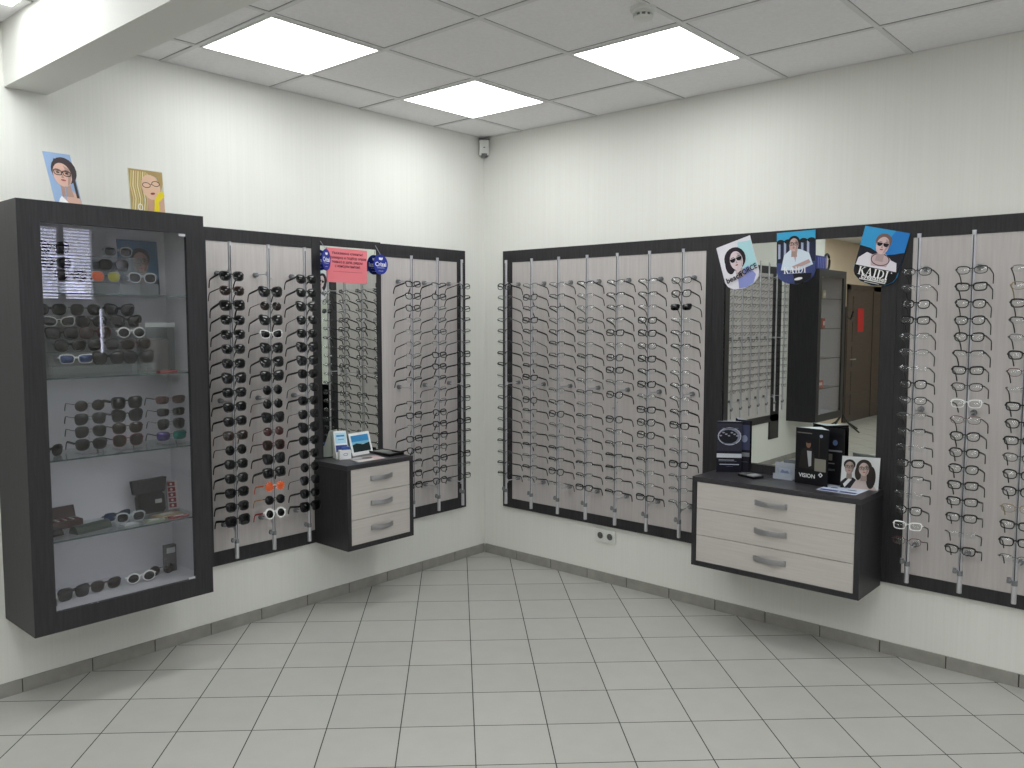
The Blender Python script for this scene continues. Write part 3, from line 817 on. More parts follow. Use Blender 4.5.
# top shelf (z 1.755)
rows1 = [(.085, 1.955, [(-2.815, 'c'), (-2.535, 'X')]), (.155, 1.888, [(-2.83, 'b'), (-2.70, 'b'), (-2.585, 'a'), (-2.46, 'c')]), (.235, 1.832, [(-2.80, 'n'), (-2.655, 'Z'), (-2.495, 'X')])]
nm1 = [['left', 'right'], ['leftmost', 'second', 'third', 'rightmost'], ['left', 'middle', 'right']]
rn1 = ['top row', 'middle row', 'front row']
for q, (x, z, items) in enumerate(rows1):
    for k, (y, c) in enumerate(items):
        if q == 1 and k in (1, 3): continue
        case_sun(c, y, z, x, '%s of %s on the top showcase shelf' % (nm1[q][k], rn1[q]), yaw=rnd.uniform(-.06, .06))
riser('clear stepped acrylic riser under the sunglasses on the top showcase shelf', -2.895, -2.43, 1.7555,
      [(x+.014, x-.026, z-.0255) for x, z, _ in reversed(rows1)])
# third shelf (z 1.062): open sunglasses on three thin clear posts
zz = [1.270, 1.212, 1.156, 1.100]
cols3 = [(-2.735, 'laab', 'left'), (-2.575, 'wcnd', 'middle'), (-2.372, 'RSaT', 'right')]
for y, cds, nm in cols3:
    mb = MB(); mb.box((.16, y-.05, 1.0625), (.25, y+.05, 1.067), ACRYL); mb.cyl((.19, y, 1.066), (.19, y, 1.29), .004, CLEAR, 10)
    for z in zz: mb.box((.19, y-.006, z-.004), (.214, y+.006, z-.001), ACRYL)
    tag(mb.build('eyewear_stand', None, (.205, y, 1.0625)), 'clear post stand with four sunglasses, %s of the third showcase shelf' % nm, 'eyewear stand', 'clear stands on the third showcase shelf')
    for k, (z, c) in enumerate(zip(zz, cds)):
        case_sun(c, y, z, .213, '%s from top, %s stand, third showcase shelf' % (ORD[k], nm), folded=False, yaw=-.04)
case_sun('b', -2.895, 1.0855, .20, 'at the left edge of the third showcase shelf', folded=True, yaw=.5)
# acrylic display box at the right of the second shelf
r = thing('display_box', 'clear acrylic box with brown contents, right end of the second showcase shelf', 'display box', (.14, -2.40, 1.4035))
mb = MB()
w, d, h = .068, .05, .205
for a, b in (((-d, -w, 0), (-d+.004, w, h)), ((d-.004, -w, 0), (d, w, h)), ((-d, -w, 0), (d, -w+.004, h)), ((-d, w-.004, 0), (d, w, h)), ((-d, -w, 0), (d, w, .004))): mb.box(a, b, ACRYL)
part(mb, 'box', r)
part(MB().box((-d-.003, -w-.003, h), (d+.003, w+.003, h+.022), pmat('box_lid', (190, 196, 196), .2), .003), 'lid', r)
mb = MB().box((-d+.008, -w+.01, .006), (d-.012, w-.02, .15), pmat('brown_card', (92, 80, 74), .6), .006); part(mb, 'contents', r)
mb = MB().box((.255, -2.455, 1.4035), (.295, -2.372, 1.411), REDP, .003)
tag(mb.build('red_case', None, (.275, -2.41, 1.4035)), 'small flat red case at the right end of the second showcase shelf', 'spectacle case')
r2 = MB(); r2.box((.235, -2.455, 1.4115), (.285, -2.395, 1.455), ACRYL); r2.box((.24, -2.455, 1.455), (.285, -2.43, 1.49), ACRYL)
# blue card at the back of the top shelf, painted for a poster's reflection
S = Sheet((.046, -2.515, 1.7575), (0, 1, 0), (-.08, 0, 1), .003)
S.back([(0, 0), (.19, 0), (.19, .262), (0, .262)], hexm(44, 96, 130))
S.rect(.0, .0, .19, .08, hexm(30, 42, 52)); S.portrait(.105, .16, .052, (150, 120, 116), (40, 30, 36), 'short')
tag(S.mb.build('portrait_card', None, (.046, -2.42, 1.757)), 'blue portrait card added in the showcase, standing in for a poster reflected in its glass', 'display card')

# shelf four (z .722): cases, glasses heap, packets
def spectacle_case(label, c, L, W_, Hc, rot, mat, lidangle=None, inner=None):
    r = thing('spectacle_case', label, 'spectacle case', c, rot)
    mb = MB(); n = 12
    prof = [(W_/2*math.cos(PI*i/n), -Hc*.15+Hc*.85*math.sin(PI*i/n)+Hc*.15) for i in range(n+1)]
    prof = [(-W_/2, 0), (W_/2, 0)]+[(p[0], max(0.001, p[1])) for p in prof if p[1] > .001]
    mb.prism([(-L/2, y, z) for y, z in prof], (L, 0, 0), mat, True)
    part(mb, 'shell', r)
    mb = MB().box((-L/2*.98, -W_/2-.0008, Hc*.28), (L/2*.98, -W_/2+.001, Hc*.33), BLACKP); part(mb, 'seam', r)
    return r
spectacle_case('dark green hard spectacle case at the left of the fourth showcase shelf', (.225, -2.755, .7225), .165, .062, .04, PI/2+.25, pmat('green_leather', (48, 60, 54), .45))
spectacle_case('black spectacle case at the left end of the fourth showcase shelf', (.205, -2.925, .7225), .11, .06, .032, PI/2+.2, BLACKP)
# open case with red rim and patterned inside
r = thing('open_case', 'open dark case with red rim and patterned lining on the fourth showcase shelf', 'spectacle case', (.09, -2.83, .7225), PI/2+.1)
part(MB().box((-.085, -.035, 0), (.085, .035, .035), pmat('plum_case', (58, 34, 34), .5), .008), 'tray', r)
mb = MB()
for k in range(9): mb.box((-.07+k*.016, -.028+.004*(k % 2), .0352), (-.062+k*.016, .02-.006*(k % 3), .038), hexm(205, 205, 205) if k % 2 else hexm(110, 40, 42))
part(mb, 'lining', r)
part(MB().prism([(-.085, .036, .034), (.085, .036, .034), (.083, .048, .085), (-.083, .048, .085)], (0, .006, 0), pmat('plum_case', (58, 34, 34), .5)), 'lid', r)
for k, (x, y, c, yw) in enumerate([(.13, -2.60, 'L', .25), (.20, -2.57, 'X', -.1)]):
    case_sun(c, y, .7445, x, '%s pair lying on the fourth showcase shelf' % ('rear' if k == 0 else 'front'), yaw=yw)
# tall black pouch with a hanging case, red blister pack
r = thing('glasses_pouch', 'black fabric pouch with small white price label at the right of the fourth shelf', 'pouch', (.10, -2.43, .7225), PI/2)
mb = MB(); mb.prism([(-.075, 0, .095), (.07, 0, .095), (.082, 0, .165), (-.085, 0, .160)], (0, .03, 0), pmat('pattern_fabric', (40, 38, 42), .7, noise=.6, scale=60)); part(mb, 'flap', r)
mb = MB(); mb.prism([(-.06, -.008, .005), (-.045, -.008, 0), (.06, -.008, 0), (.068, -.008, .012), (.066, -.008, .085), (.05, -.008, .098), (-.05, -.008, .098), (-.064, -.008, .08)], (0, .036, 0), pmat('black_fabric', (16, 16, 20), .7)); part(mb, 'pocket', r)
part(MB().box((.018, -.0105, .045), (.05, -.0085, .064), hexm(190, 192, 192)), 'price_label', r)
S = Sheet((.085, -2.335, .7225), (.25, 1, 0), (-.15, 0, 1), .004)
S.back([(0, 0), (.052, 0), (.052, .138), (0, .138)], hexm(186, 178, 180))
for k in range(5): S.rect(.004, .006+k*.026, .038, .027+k*.026, hexm(128, 36, 50)); S.ell(.02, .016+k*.026, .006, .006, hexm(205, 190, 190))
tag(S.mb.build('blister_pack', None, (.085, -2.31, .7225)), 'narrow red and white blister pack standing in the showcase corner', 'packet')
for k, (x, y, w, d, rot, col, lab) in enumerate([(.20, -2.40, .12, .07, .2, (176, 160, 130), 'yellowish packet lying in front of the pouch in the showcase'), (.265, -2.49, .08, .05, -.1, (150, 160, 140), 'pale green packet lying on the fourth showcase shelf'),
     (.255, -2.60, .07, .045, .1, (170, 176, 180), 'pale grey packet lying beside the green case in the showcase'), (.275, -2.38, .09, .035, .05, (150, 70, 80), 'reddish packet at the right front of the fourth showcase shelf')]):
    r = thing('packet', lab, 'packet', (x, y, .7225), PI/2+rot, 'packets on the fourth showcase shelf')
    part(MB().box((-w/2, -d/2, 0), (w/2, d/2, .007), hexm(*col), .002), 'wrapper', r)
    part(MB().box((-w*.3, -d*.25, .0071), (w*.25, d*.25, .0078), hexm(210, 210, 205)), 'print', r)
# bottom of the case
for k, (x, y, c, yw, w) in enumerate([(.21, -2.83, 'w', .1, 'black pair at the left'), (.20, -2.69, 'n', .05, 'brown pair left of centre'), (.21, -2.535, 'U', -.05, 'white pair right of centre'), (.17, -2.42, 'l', 0, 'brown pair at the right')]):
    case_sun(c, y, CF+.0285, x, 'lying on the showcase floor, %s' % w, yaw=yw)
r = thing('tag_box', 'small box with white printed tag at the left front of the showcase floor', 'box', (.235, -2.932, CF), PI/2)
part(MB().box((-.02, -.015, 0), (.02, .015, .03), GREYP, .003), 'body', r); part(MB().box((-.02, -.0165, .032), (.02, .0165, .062), hexm(215, 215, 215)), 'tag', r)
r = thing('boxed_accessory', 'tall narrow black box with white label at the right of the showcase floor', 'box', (.13, -2.36, CF), PI/2)
part(MB().box((-.028, -.014, 0), (.028, .014, .13), pmat('mottled_pack', (70, 68, 72), .4, noise=.6, scale=80), .002), 'pack', r)
part(MB().box((-.021, -.0156, .092), (.021, -.0143, .118), hexm(175, 178, 180)), 'label_plate', r)

# sheets standing on top of the showcase
def lean_card(name, label, y, z, w, h, lean, skew, painter, bg):
    S = Sheet((.30, y, z), (0, 1, 0), (-lean, skew, 1), .002)
    S.back([(0, 0), (w, 0), (w, h), (0, h)], bg); painter(S, w, h)
    mb = S.mb
    mb.box((.245, y+w*.4, z), (.298, y+w*.4+.003, z+h*.35), bg)
    return tag(mb.build(name, None, (.28, y+w/2, z)), label, 'picture card')
def paint_dark(S, w, h):
    S.poly([(.25*w, 0), (w, 0), (.97*w, .16*h), (.72*w, .30*h), (.45*w, .2*h)], hexm(214, 176, 160)); S.poly([(.12*w, 0), (.55*w, 0), (.3*w, .16*h), (.2*w, .1*h)], hexm(240, 240, 244))
    S.rect(.86*w, .14*h, .96*w, .55*h, hexm(66, 58, 60))
    S.portrait(.52*w, .60*h, .050, (222, 184, 170), (70, 60, 64), 'back', tilt=-.08)
def paint_blond(S, w, h):
    HA, HB, HC = hexm(208, 188, 128), hexm(172, 146, 96), hexm(226, 212, 164)
    S.rect(.02*w, .0, .62*w, .99*h, HB)
    for k in range(9):
        x = (.04+.065*k)*w; S.poly([(x, .02*h), (x+.05*w, .3*h), (x-.01*w, .6*h), (x+.04*w, .95*h), (x+.075*w, .95*h), (x+.03*w, .6*h), (x+.09*w, .3*h), (x+.045*w, .02*h)], (HA, HC)[k % 2])
    S.poly([(.5*w, .99*h), (.98*w, .98*h), (.98*w, .7*h), (.9*w, .5*h), (.82*w, .85*h), (.55*w, .9*h)], HB)
    S.poly([(.5*w, 0), (.66*w, .0), (.72*w, .35*h), (.5*w, .4*h)], hexm(196, 156, 132))
    S.ell(.62*w, .60*h, .043, .056, hexm(222, 186, 160), rot=.2)
    K = hexm(44, 32, 44)
    for dx, dy in ((-.021, -.004), (.021, .006)): S.ringe(.63*w+dx, .66*h+dy, .019, .0125, .003, K)
    S.rect(.61*w, .66*h, .65*w, .675*h, K); S.ell(.66*w, .45*h, .0105, .005, hexm(150, 62, 70), rot=.2)
    S.poly([(.66*w, 0), (w*.84, .0), (.82*w, .25*h), (w, .42*h), (.98*w, .52*h), (.84*w, .5*h), (.7*w, .3*h)], hexm(228, 206, 40)); S.poly([(.84*w, 0), (.98*w, 0), (.98*w, .4*h), (.83*w, .24*h)], hexm(206, 166, 142))
    S.ringe(.27*w, .1*h, .011, .016, .004, hexm(236, 236, 230))
lean_card('picture_card', 'picture card of a dark-haired woman in glasses, on top of the showcase', -2.872, CZ1, .105, .212, .12, -.16, paint_dark, hexm(150, 176, 214))
lean_card('picture_card', 'picture card of a blonde woman in glasses and yellow top, on the showcase', -2.566, CZ1, .155, .188, .10, .0, paint_blond, hexm(196, 194, 176))

# ------------------------------------------------------------ hanging pennants over the wide mirror
def pennant_outline(w, h):
    return [(0, h), (0, .24*h), (.06*w, .13*h), (.22*w, .04*h), (.5*w, 0), (.78*w, .04*h), (.94*w, .13*h), (w, .24*h), (w, h)][::-1]
def pennant(label, tl, w, h, ang, painter, bg):
    u = Vector((math.cos(ang), 0, math.sin(ang))); v = Vector((-math.sin(ang), 0, math.cos(ang)))
    O = Vector((tl[0], -.028, tl[1]))-v*h
    S = Sheet(O, u, v, .0025); S.back(pennant_outline(w, h)[::-1], bg); painter(S, w, h)
    return tag(S.mb.build('pennant', None, tuple(O)), label, 'pennant', 'advertising pennants over the wide mirror')
def p_beach(S, w, h):
    S.poly([(.5*w, .3*h), (w*.99, .36*h), (w*.99, .9*h), (.62*w, .95*h)], hexm(176, 218, 226))
    S.poly([(.35*w, .03*h), (.55*w, .005*h), (.78*w, .05*h), (.9*w, .2*h), (.75*w, .42*h), (.42*w, .36*h)], hexm(140, 148, 208))
    S.ell(.2*w, .3*h, .035, .03, hexm(232, 228, 236))
    S.portrait(.47*w, .62*h, .052, (226, 208, 214), (36, 26, 38), 'bob', shades=True)
    S.poly([(.38*w, .36*h), (.5*w, .34*h), (.62*w, .55*h), (.54*w, .58*h)], hexm(220, 200, 206))
    K = hexm(28, 26, 40)
    S.text('beach', .3*w, .27*h, .042, K, rot=.12, bold=.0009); S.text('FORCE', .73*w, .33*h, .040, K, rot=.16, sx=.85, bold=.0009)
def p_man(S, w, h):
    S.rect(0, .42*h, w, h, hexm(36, 40, 66)); S.rect(0, .84*h, w, h, hexm(64, 168, 214))
    for k in range(6): S.rect((.04+.15*k)*w, .5*h, (.1+.15*k)*w, .82*h, hexm(168, 178, 206))
    for k in range(5): S.ell((.1+.2*k)*w, .82*h, .02, .012, hexm(28, 34, 40))
    S.poly([(.02*w, .3*h), (.12*w, .12*h), (.3*w, .02*h), (.8*w, .04*h), (.97*w, .14*h), (w*.99, .4*h), (0, .42*h)], hexm(62, 72, 122))
    S.poly([(.12*w, .28*h), (.2*w, .56*h), (.4*w, .68*h), (.62*w, .66*h), (.85*w, .58*h), (.95*w, .36*h), (.6*w, .26*h)], hexm(214, 226, 240))
    S.poly([(.4*w, .68*h), (.5*w, .42*h), (.56*w, .66*h)], hexm(196, 166, 168))
    S.portrait(.46*w, .76*h, .034, (208, 176, 170), (28, 28, 34), 'short')
    S.poly([(.42*w, .34*h), (.85*w, .46*h), (.9*w, .4*h), (.5*w, .29*h)], hexm(190, 160, 160))
    S.poly([(.45*w, .2*h), (.93*w, .2*h), (.90*w, .1*h), (.7*w, .02*h), (.5*w, .004*h)], hexm(24, 24, 32))
    S.serif('KAIDI', .5*w, .27*h, .033, hexm(240, 240, 246))
    S.rect(.3*w, .205*h, .7*w, .212*h, hexm(190, 196, 216))
    S.ell(.6*w, .1*h, .022, .007, hexm(236, 238, 240), rot=.15)
def p_woman(S, w, h):
    S.rect(0, .5*h, w, h, hexm(58, 160, 218)); S.poly([(.45*w, .6*h), (w, .55*h), (w, h), (.7*w, h)], hexm(40, 128, 206))
    S.poly([(0, .32*h), (0, .66*h), (.25*w, .64*h), (.55*w, .55*h), (.8*w, .6*h), (w, .66*h), (w, .3*h)], hexm(28, 30, 44))
    S.poly([(.02*w, .3*h), (.04*w, .44*h), (.2*w, .56*h), (.4*w, .52*h), (.72*w, .5*h), (.9*w, .46*h), (.95*w, .3*h)], hexm(232, 228, 236))
    S.poly([(.3*w, .52*h), (.36*w, .34*h), (.7*w, .36*h), (.76*w, .5*h), (.55*w, .62*h)], hexm(206, 180, 184))
    S.ringe(.53*w, .47*h, .044, .03, .004, hexm(40, 40, 50))
    S.portrait(.5*w, .73*h, .042, (224, 196, 196), (128, 102, 96), 'short', shades=True)
    S.poly([(.01*w, .31*h), (.02*w, .2*h), (.07*w, .13*h), (.22*w, .045*h), (.5*w, .006*h), (.78*w, .045*h), (.93*w, .13*h), (.98*w, .2*h), (.99*w, .31*h)], hexm(18, 18, 22))
    S.serif('KAIDI', .47*w, .225*h, .040, hexm(245, 245, 245))
    S.text('Eyeglasses', .52*w, .135*h, .03, hexm(235, 235, 235), bold=.0006)
    S.rect(.2*w, .072*h, .8*w, .092*h, hexm(214, 214, 214)); S.rect(.33*w, .04*h, .67*w, .055*h, hexm(190, 190, 190))
    S.ell(.87*w, .28*h, .003, .003, hexm(230, 230, 230))
pennant('white pennant of a dark-haired woman in sunglasses, reading beachFORCE, left over wide mirror', (1.780, 2.038), .203, .262, .288, p_beach, hexm(226, 224, 234))
pennant('blue pennant of a seated man in white shirt, middle over the wide mirror', (2.125, 2.096), .203, .270, .02, p_man, hexm(70, 84, 140))
pennant('tilted blue pennant of a short-haired woman, white KAIDI on black, right over mirror', (2.572, 2.101), .211, .272, -.24, p_woman, hexm(58, 160, 218))

# pink notice and two round blue tags on the narrow mirror
S = Sheet((.0275, -1.337, 1.862), (0, 1, -.01), (0.02, 0, 1), .0012)
nw, nh = .286, .196
S.back([(0, 0), (nw, 0), (nw, nh), (0, nh)], hexm(232, 128, 138))
T = hexm(96, 36, 52); TL = hexm(170, 70, 88)
S.text('Уважаемые клиенты!', nw*.5, .168, .0215, T, bold=.0004); S.text('Примерка и подбор оправ', nw*.5, .142, .0215, T, bold=.0004)
S.text('только в зале, рядом', nw*.5, .118, .0215, T, bold=.0004); S.text('с консультантом!', nw*.5, .094, .0215, T, bold=.0004)
S.rect(.04, .062, .25, .0636, TL)
for a, b in ((.05, .2), (.03, .08)): pass
tag(S.mb.build('notice_sheet', None, (.0275, -1.19, 1.86)), 'pink paper notice with printed lines stuck on the narrow mirror', 'notice')
def blue_tag(label, c, ang, ztop, side):
    r = thing('blue_tag', label, 'tag', c, 0, 'round blue tags hanging by the narrow mirror')
    u = Vector((math.sin(ang)*-1, math.cos(ang), 0)); v = Vector((0, 0, 1)); n = u.cross(v)
    rx, rz_ = .055, .060
    BL = hexm(34, 52, 150)
    for sgn, uu in ((1, u), (-1, -u)):
        S = Sheet(uu.cross(v)*.0012, uu, v, .0012)
        S.back([(rx*math.cos(2*PI*i/32), rz_*math.sin(2*PI*i/32)) for i in range(32)], BL)
        W = hexm(240, 242, 250)
        S.text('Crizal', 0, .0, .036, W, bold=.0008); S.rect(-.028, -.021, .028, -.0195, W); S.rect(-.018, -.040, .018, -.0385, W)
        for k in range(3): S.ell(-.009+.009*k, .034, .0055, .0085, W, rot=.5-.5*k)
        part(S.mb, 'disc', r)
    L = Vector((.0215-c[0], side, ztop-c[2]))
    part(MB().tube([(0, 0, rz_-.002), tuple(L)], .0016, pmat('nylon_strip', (150, 152, 156), .3), 6), 'hanger', r)
blue_tag('round blue tag with white lettering hanging right of the pink notice', (.055, -.967, 1.978), .0, 2.092, -.012)
blue_tag('narrow-looking blue tag turned sideways hanging left of the pink notice', (.060, -1.366, 1.985), .5, 2.09, -.01)

# ------------------------------------------------------------ things on the small cabinet (top z = ZS)
r = thing('brochure_holder', 'white leaflet holder with blue print on the small cabinet', 'leaflet holder', (.085, -1.30, ZS), PI/2-.35)
mb = MB(); mb.prism([(-.038, .045, 0), (-.038, -.03, 0), (-.038, .030, .155), (-.038, .036, .155)], (.076, 0, 0), WHITEP); part(mb, 'back_plate', r)
S = Sheet((-.036, -.026, .0055), (1, 0, 0), (0, .36, 1), .0006); S.back([(0, 0), (.072, 0), (.072, .152), (0, .152)], hexm(226, 234, 240))
S.rect(.004, .085, .068, .148, hexm(176, 214, 232)); S.rect(.012, .125, .06, .135, hexm(60, 130, 190)); S.rect(.02, .105, .055, .112, hexm(110, 170, 210)); S.rect(.002, .035, .07, .075, hexm(40, 60, 130))
part(S.mb, 'leaflet', r)
mb = MB(); mb.box((-.03, -.062, 0), (.04, -.032, .055), WHITEP, .002); part(mb, 'pocket', r)
S = Sheet((-.028, -.0635, .006), (1, 0, 0), (0, 0, 1), .0006); S.back([(0, 0), (.066, 0), (.066, .045), (0, .045)], hexm(236, 238, 242)); S.ringe(.034, .024, .014, .008, .003, hexm(120, 150, 200)); part(S.mb, 'front_print', r)
mb = MB(); mb.box((-.012, -.055, .0555), (.036, -.038, .072), hexm(60, 90, 160), .002); part(mb, 'cards', r)

r = thing('picture_stand', 'white-edged card with sea and dark hill picture on the small cabinet', 'picture stand', (.055, -1.135, ZS), PI/2+.12)
S = Sheet((-.085, -.02, .0), (1, 0, 0), (0, .3, 1), .003); S.back([(0, 0), (.17, 0), (.17, .135), (0, .135)], hexm(236, 238, 240))
S.rect(.014, .065, .156, .120, hexm(62, 142, 200)); S.rect(.014, .065, .156, .082, hexm(128, 190, 220)); S.poly([(.014, .02), (.156, .02), (.156, .07), (.1, .062), (.05, .072), (.014, .064)], hexm(26, 42, 44))
part(S.mb, 'card', r); part(MB().prism([(-.02, .022, .12), (.02, .022, .12), (.02, .06, 0), (-.02, .06, 0)], (0, .002, 0), WHITEP), 'strut', r)

S = Sheet((.285, -1.33, ZS+.0012), (0, 1, 0), (-1, .25, 0), .001); S.back([(0, 0), (.20, 0), (.20, .15), (0, .15)], hexm(168, 160, 158))
S.rect(.01, .01, .19, .06, hexm(214, 204, 202)); S.ell(.11, .09, .04, .03, hexm(96, 84, 84)); S.rect(.02, .11, .08, .14, hexm(190, 196, 200)); S.poly([(.12, .02), (.19, .02), (.18, .1), (.15, .12)], hexm(206, 176, 178))
tag(S.mb.build('magazine', None, (.2, -1.24, ZS)), 'open magazine page lying at the front of the small cabinet', 'magazine')
r = thing('tray', 'flat dark tray with grey papers at the right of the small cabinet', 'tray', (.155, -1.025, ZS), PI/2)
mb = MB(); mb.box((-.055, -.10, 0), (.055, .10, .004), BLACKP); 
for a, b in (((-.055, -.10, .004), (-.051, .10, .016)), ((.051, -.10, .004), (.055, .10, .016)), ((-.051, -.10, .004), (.051, -.096, .016)), ((-.051, .096, .004), (.051, .10, .016))): mb.box(a, b, BLACKP)
part(mb, 'tray_body', r); mb = MB(); mb.box((-.045, -.09, .0042), (.04, .03, .009), hexm(96, 100, 100)); mb.box((-.03, .0, .009), (.045, .085, .013), hexm(140, 142, 138)); part(mb, 'papers', r)

# ------------------------------------------------------------ things on the wide cabinet (top z = ZW)
def zfold(label, P, h, painters, backm, edge):
    """folded standing leaflet through plan points P"""
    r = thing('folded_leaflet', label, 'leaflet', (P[0][0], P[0][1], ZW))
    for k in range(len(P)-1):
        a, b = Vector((*P[k], 0)), Vector((*P[k+1], 0)); L = (b-a).length
        u = (b-a).normalized() if k % 2 == 0 else (a-b).normalized()
        O = (a if k % 2 == 0 else b)-Vector((*P[0], 0))
        S = Sheet(O, u, (0, 0, 1), .0015); S.back([(0, 0), (L, 0), (L, h), (0, h)], backm)
        if painters[k]: painters[k](S, L, h)
        part(S.mb, 'leaf', r)
    mb = MB()
    tri = [(*P[k], ) for k in range(3)]
    O = P[0]
    mb.prism([(p[0]-O[0], p[1]-O[1], h-.0006) for p in tri], (0, 0, .001), edge); part(mb, 'top_flap', r)
    return r
def f1a(S, w, h):
    S.rect(0, .42*h, w, h*.96, hexm(46, 46, 62)); S.ell(.5*w, .70*h, .45*w, .17*h, hexm(128, 132, 150)); S.ell(.46*w, .70*h, .38*w, .135*h, hexm(22, 22, 32))
    for k in range(7): S.ell((.15+.11*k)*w, (.72+.03*((k*5) % 3))*h, .007, .004, hexm(150, 150, 165))
    S.ringe(.5*w, .71*h, .47*w, .175*h, .004, hexm(186, 190, 204)); S.rect(.2*w, .86*h, .85*w, .875*h, hexm(96, 98, 116)); S.rect(.25*w, .56*h, .75*w, .575*h, hexm(104, 112, 130))
    S.rect(0, .29*h, w, .37*h, hexm(200, 204, 214)); S.rect(.08*w, .235*h, .7*w, .25*h, hexm(160, 165, 180)); S.rect(.08*w, .215*h, .8*w, .222*h, hexm(110, 116, 140))
    S.rect(.12*w, .15*h, .9*w, .165*h, hexm(190, 194, 206)); S.rect(.4*w, .115*h, .65*w, .122*h, hexm(90, 96, 130))
def f1b(S, w, h):
    S.rect(.1*w, .44*h, w, .93*h, hexm(60, 64, 92)); S.ell(.7*w, .66*h, .016, .02, hexm(128, 134, 160)); S.rect(0, .31*h, w, .39*h, hexm(120, 122, 130)); S.rect(.3*w, .2*h, .9*w, .21*h, hexm(90, 94, 110))
NAVY = hexm(20, 20, 36)
zfold('dark blue folded leaflet with white band standing at left on the wide cabinet', [(1.862, -.135), (1.972, -.062), (1.915, -.060), (2.005, -.036)], .278, [f1a, None, f1b], NAVY, hexm(170, 176, 196))
def f2a(S, w, h):
    S.rect(.04*w, .9*h, .5*w, .92*h, hexm(104, 100, 96)); S.ell(.78*w, .88*h, .009, .008, hexm(150, 158, 178))
    S.poly([(.1*w, .28*h), (.18*w, .6*h), (.34*w, .68*h), (.5*w, .66*h), (.6*w, .5*h), (.62*w, .28*h)], hexm(34, 30, 30))
    S.ell(.4*w, .72*h, .013, .02, hexm(120, 92, 76)); S.ell(.4*w, .765*h, .014, .009, hexm(24, 20, 20)); S.poly([(.36*w, .6*h), (.5*w, .6*h), (.5*w, .34*h), (.42*w, .32*h)], hexm(160, 162, 168))
    S.rect(.6*w, .26*h, .94*w, .48*h, hexm(128, 126, 116)); S.rect(.72*w, .5*h, .74*w, .85*h, hexm(60, 52, 40))
    S.text('VISION', .38*w, .155*h, .028, hexm(225, 228, 232), bold=.0007); S.poly([(.72*w, .2*h), (.79*w, .155*h), (.86*w, .2*h), (.79*w, .245*h)], hexm(225, 228, 234)); S.poly([(.76*w, .2*h), (.79*w, .175*h), (.82*w, .2*h), (.79*w, .225*h)], hexm(18, 20, 30))
def f2b(S, w, h):
    S.ell(.6*w, .74*h, .012, .014, hexm(84, 100, 140)); S.rect(.1*w, .58*h, .9*w, .61*h, hexm(120, 124, 132)); S.rect(.12*w, .6*h, .3*w, .7*h, hexm(124, 126, 132)); S.rect(.1*w, .44*h, .2*w, .55*h, hexm(90, 92, 98)); S.rect(.3*w, .42*h, .5*w, .54*h, hexm(110, 106, 100)); S.rect(0, .36*h, .6*w, .38*h, hexm(120, 120, 120)); S.text('vision', .4*w, .26*h, .022, hexm(120, 122, 128))
zfold('black folded leaflet with man in white shirt and lettering on the wide cabinet', [(2.300, -.135), (2.475, -.160), (2.400, -.060), (2.515, -.052)], .285, [f2a, None, f2b], hexm(14, 14, 20), hexm(206, 214, 222))
S = Sheet((2.522, -.118, ZW), (1, .30, 0), (0, .12, 1), .002)
S.back([(0, 0), (.172, 0), (.172, .158), (0, .158)], hexm(206, 208, 210))
S.poly([(0, 0), (.10, 0), (.09, .03), (.055, .055), (.02, .05), (0, .03)], hexm(26, 26, 30)); S.poly([(.02, .005), (.05, .045), (.035, .05), (.012, .02)], hexm(212, 212, 214))
S.poly([(.045, 0), (.165, 0), (.14, .035), (.10, .06), (.07, .045)], hexm(186, 172, 168))
S.ell(.135, .06, .022, .055, hexm(38, 32, 32)); S.portrait(.036, .105, .030, (170, 152, 144), (34, 30, 30), 'short'); S.portrait(.102, .102, .032, (192, 172, 164), (44, 36, 34), 'long', tilt=.1)
mb = S.mb; mb.box((2.60, -.078, ZW), (2.603, -.04, ZW+.06), hexm(206, 208, 210))
tag(mb.build('portrait_card', None, (2.60, -.09, ZW)), 'black and white card of a man and a woman in glasses on the wide cabinet', 'display card')
S = Sheet((2.452, -.245, ZW+.0015), (1, -.02, 0), (.03, 1, 0), .0012); S.back([(0, 0), (.19, 0), (.19, .17), (0, .17)], hexm(206, 214, 232))
S.rect(.008, .01, .095, .045, hexm(50, 60, 130)); S.rect(.105, .01, .182, .045, hexm(60, 66, 120)); S.ell(.05, .1, .018, .012, hexm(90, 110, 140)); S.ell(.14, .09, .022, .014, hexm(120, 140, 160)); S.ringe(.05, .1, .018, .012, .004, hexm(40, 50, 60)); S.rect(.098, 0, .101, .17, hexm(150, 160, 190))
tag(S.mb.build('leaflet_sheet', None, (2.55, -.16, ZW)), 'pale blue printed sheet lying in front of the couple card', 'leaflet')
r = thing('display_tray', 'small dark flat case with shiny clear top on the wide cabinet', 'case', (2.068, -.150, ZW), -.35)
part(MB().box((-.058, -.036, 0), (.058, .036, .012), BLACKP, .003), 'base', r)
mb = MB(); mb.box((-.05, -.03, .0122), (.0, .028, .015), hexm(118, 118, 120)); mb.box((.004, -.03, .0122), (.05, .028, .017), STEEL); mb.box((-.04, -.01, .0151), (-.01, .01, .016), hexm(70, 70, 74)); part(mb, 'insert', r)
r = thing('card_holder', 'frosted clear acrylic card holder between the two standing leaflets', 'card holder', (2.222, -.075, ZW), 0)
FROST = glassmat('frosted', (.8, .82, .86), ior=1.45, rough=.25, base=.45, basecol=(.62, .66, .74))
mb = MB(); mb.box((-.052, -.002, 0), (.052, .001, .085), FROST); mb.box((-.052, -.028, 0), (.052, -.002, .003), FROST); mb.box((-.052, -.03, 0), (.052, -.028, .03), FROST); part(mb, 'holder', r)
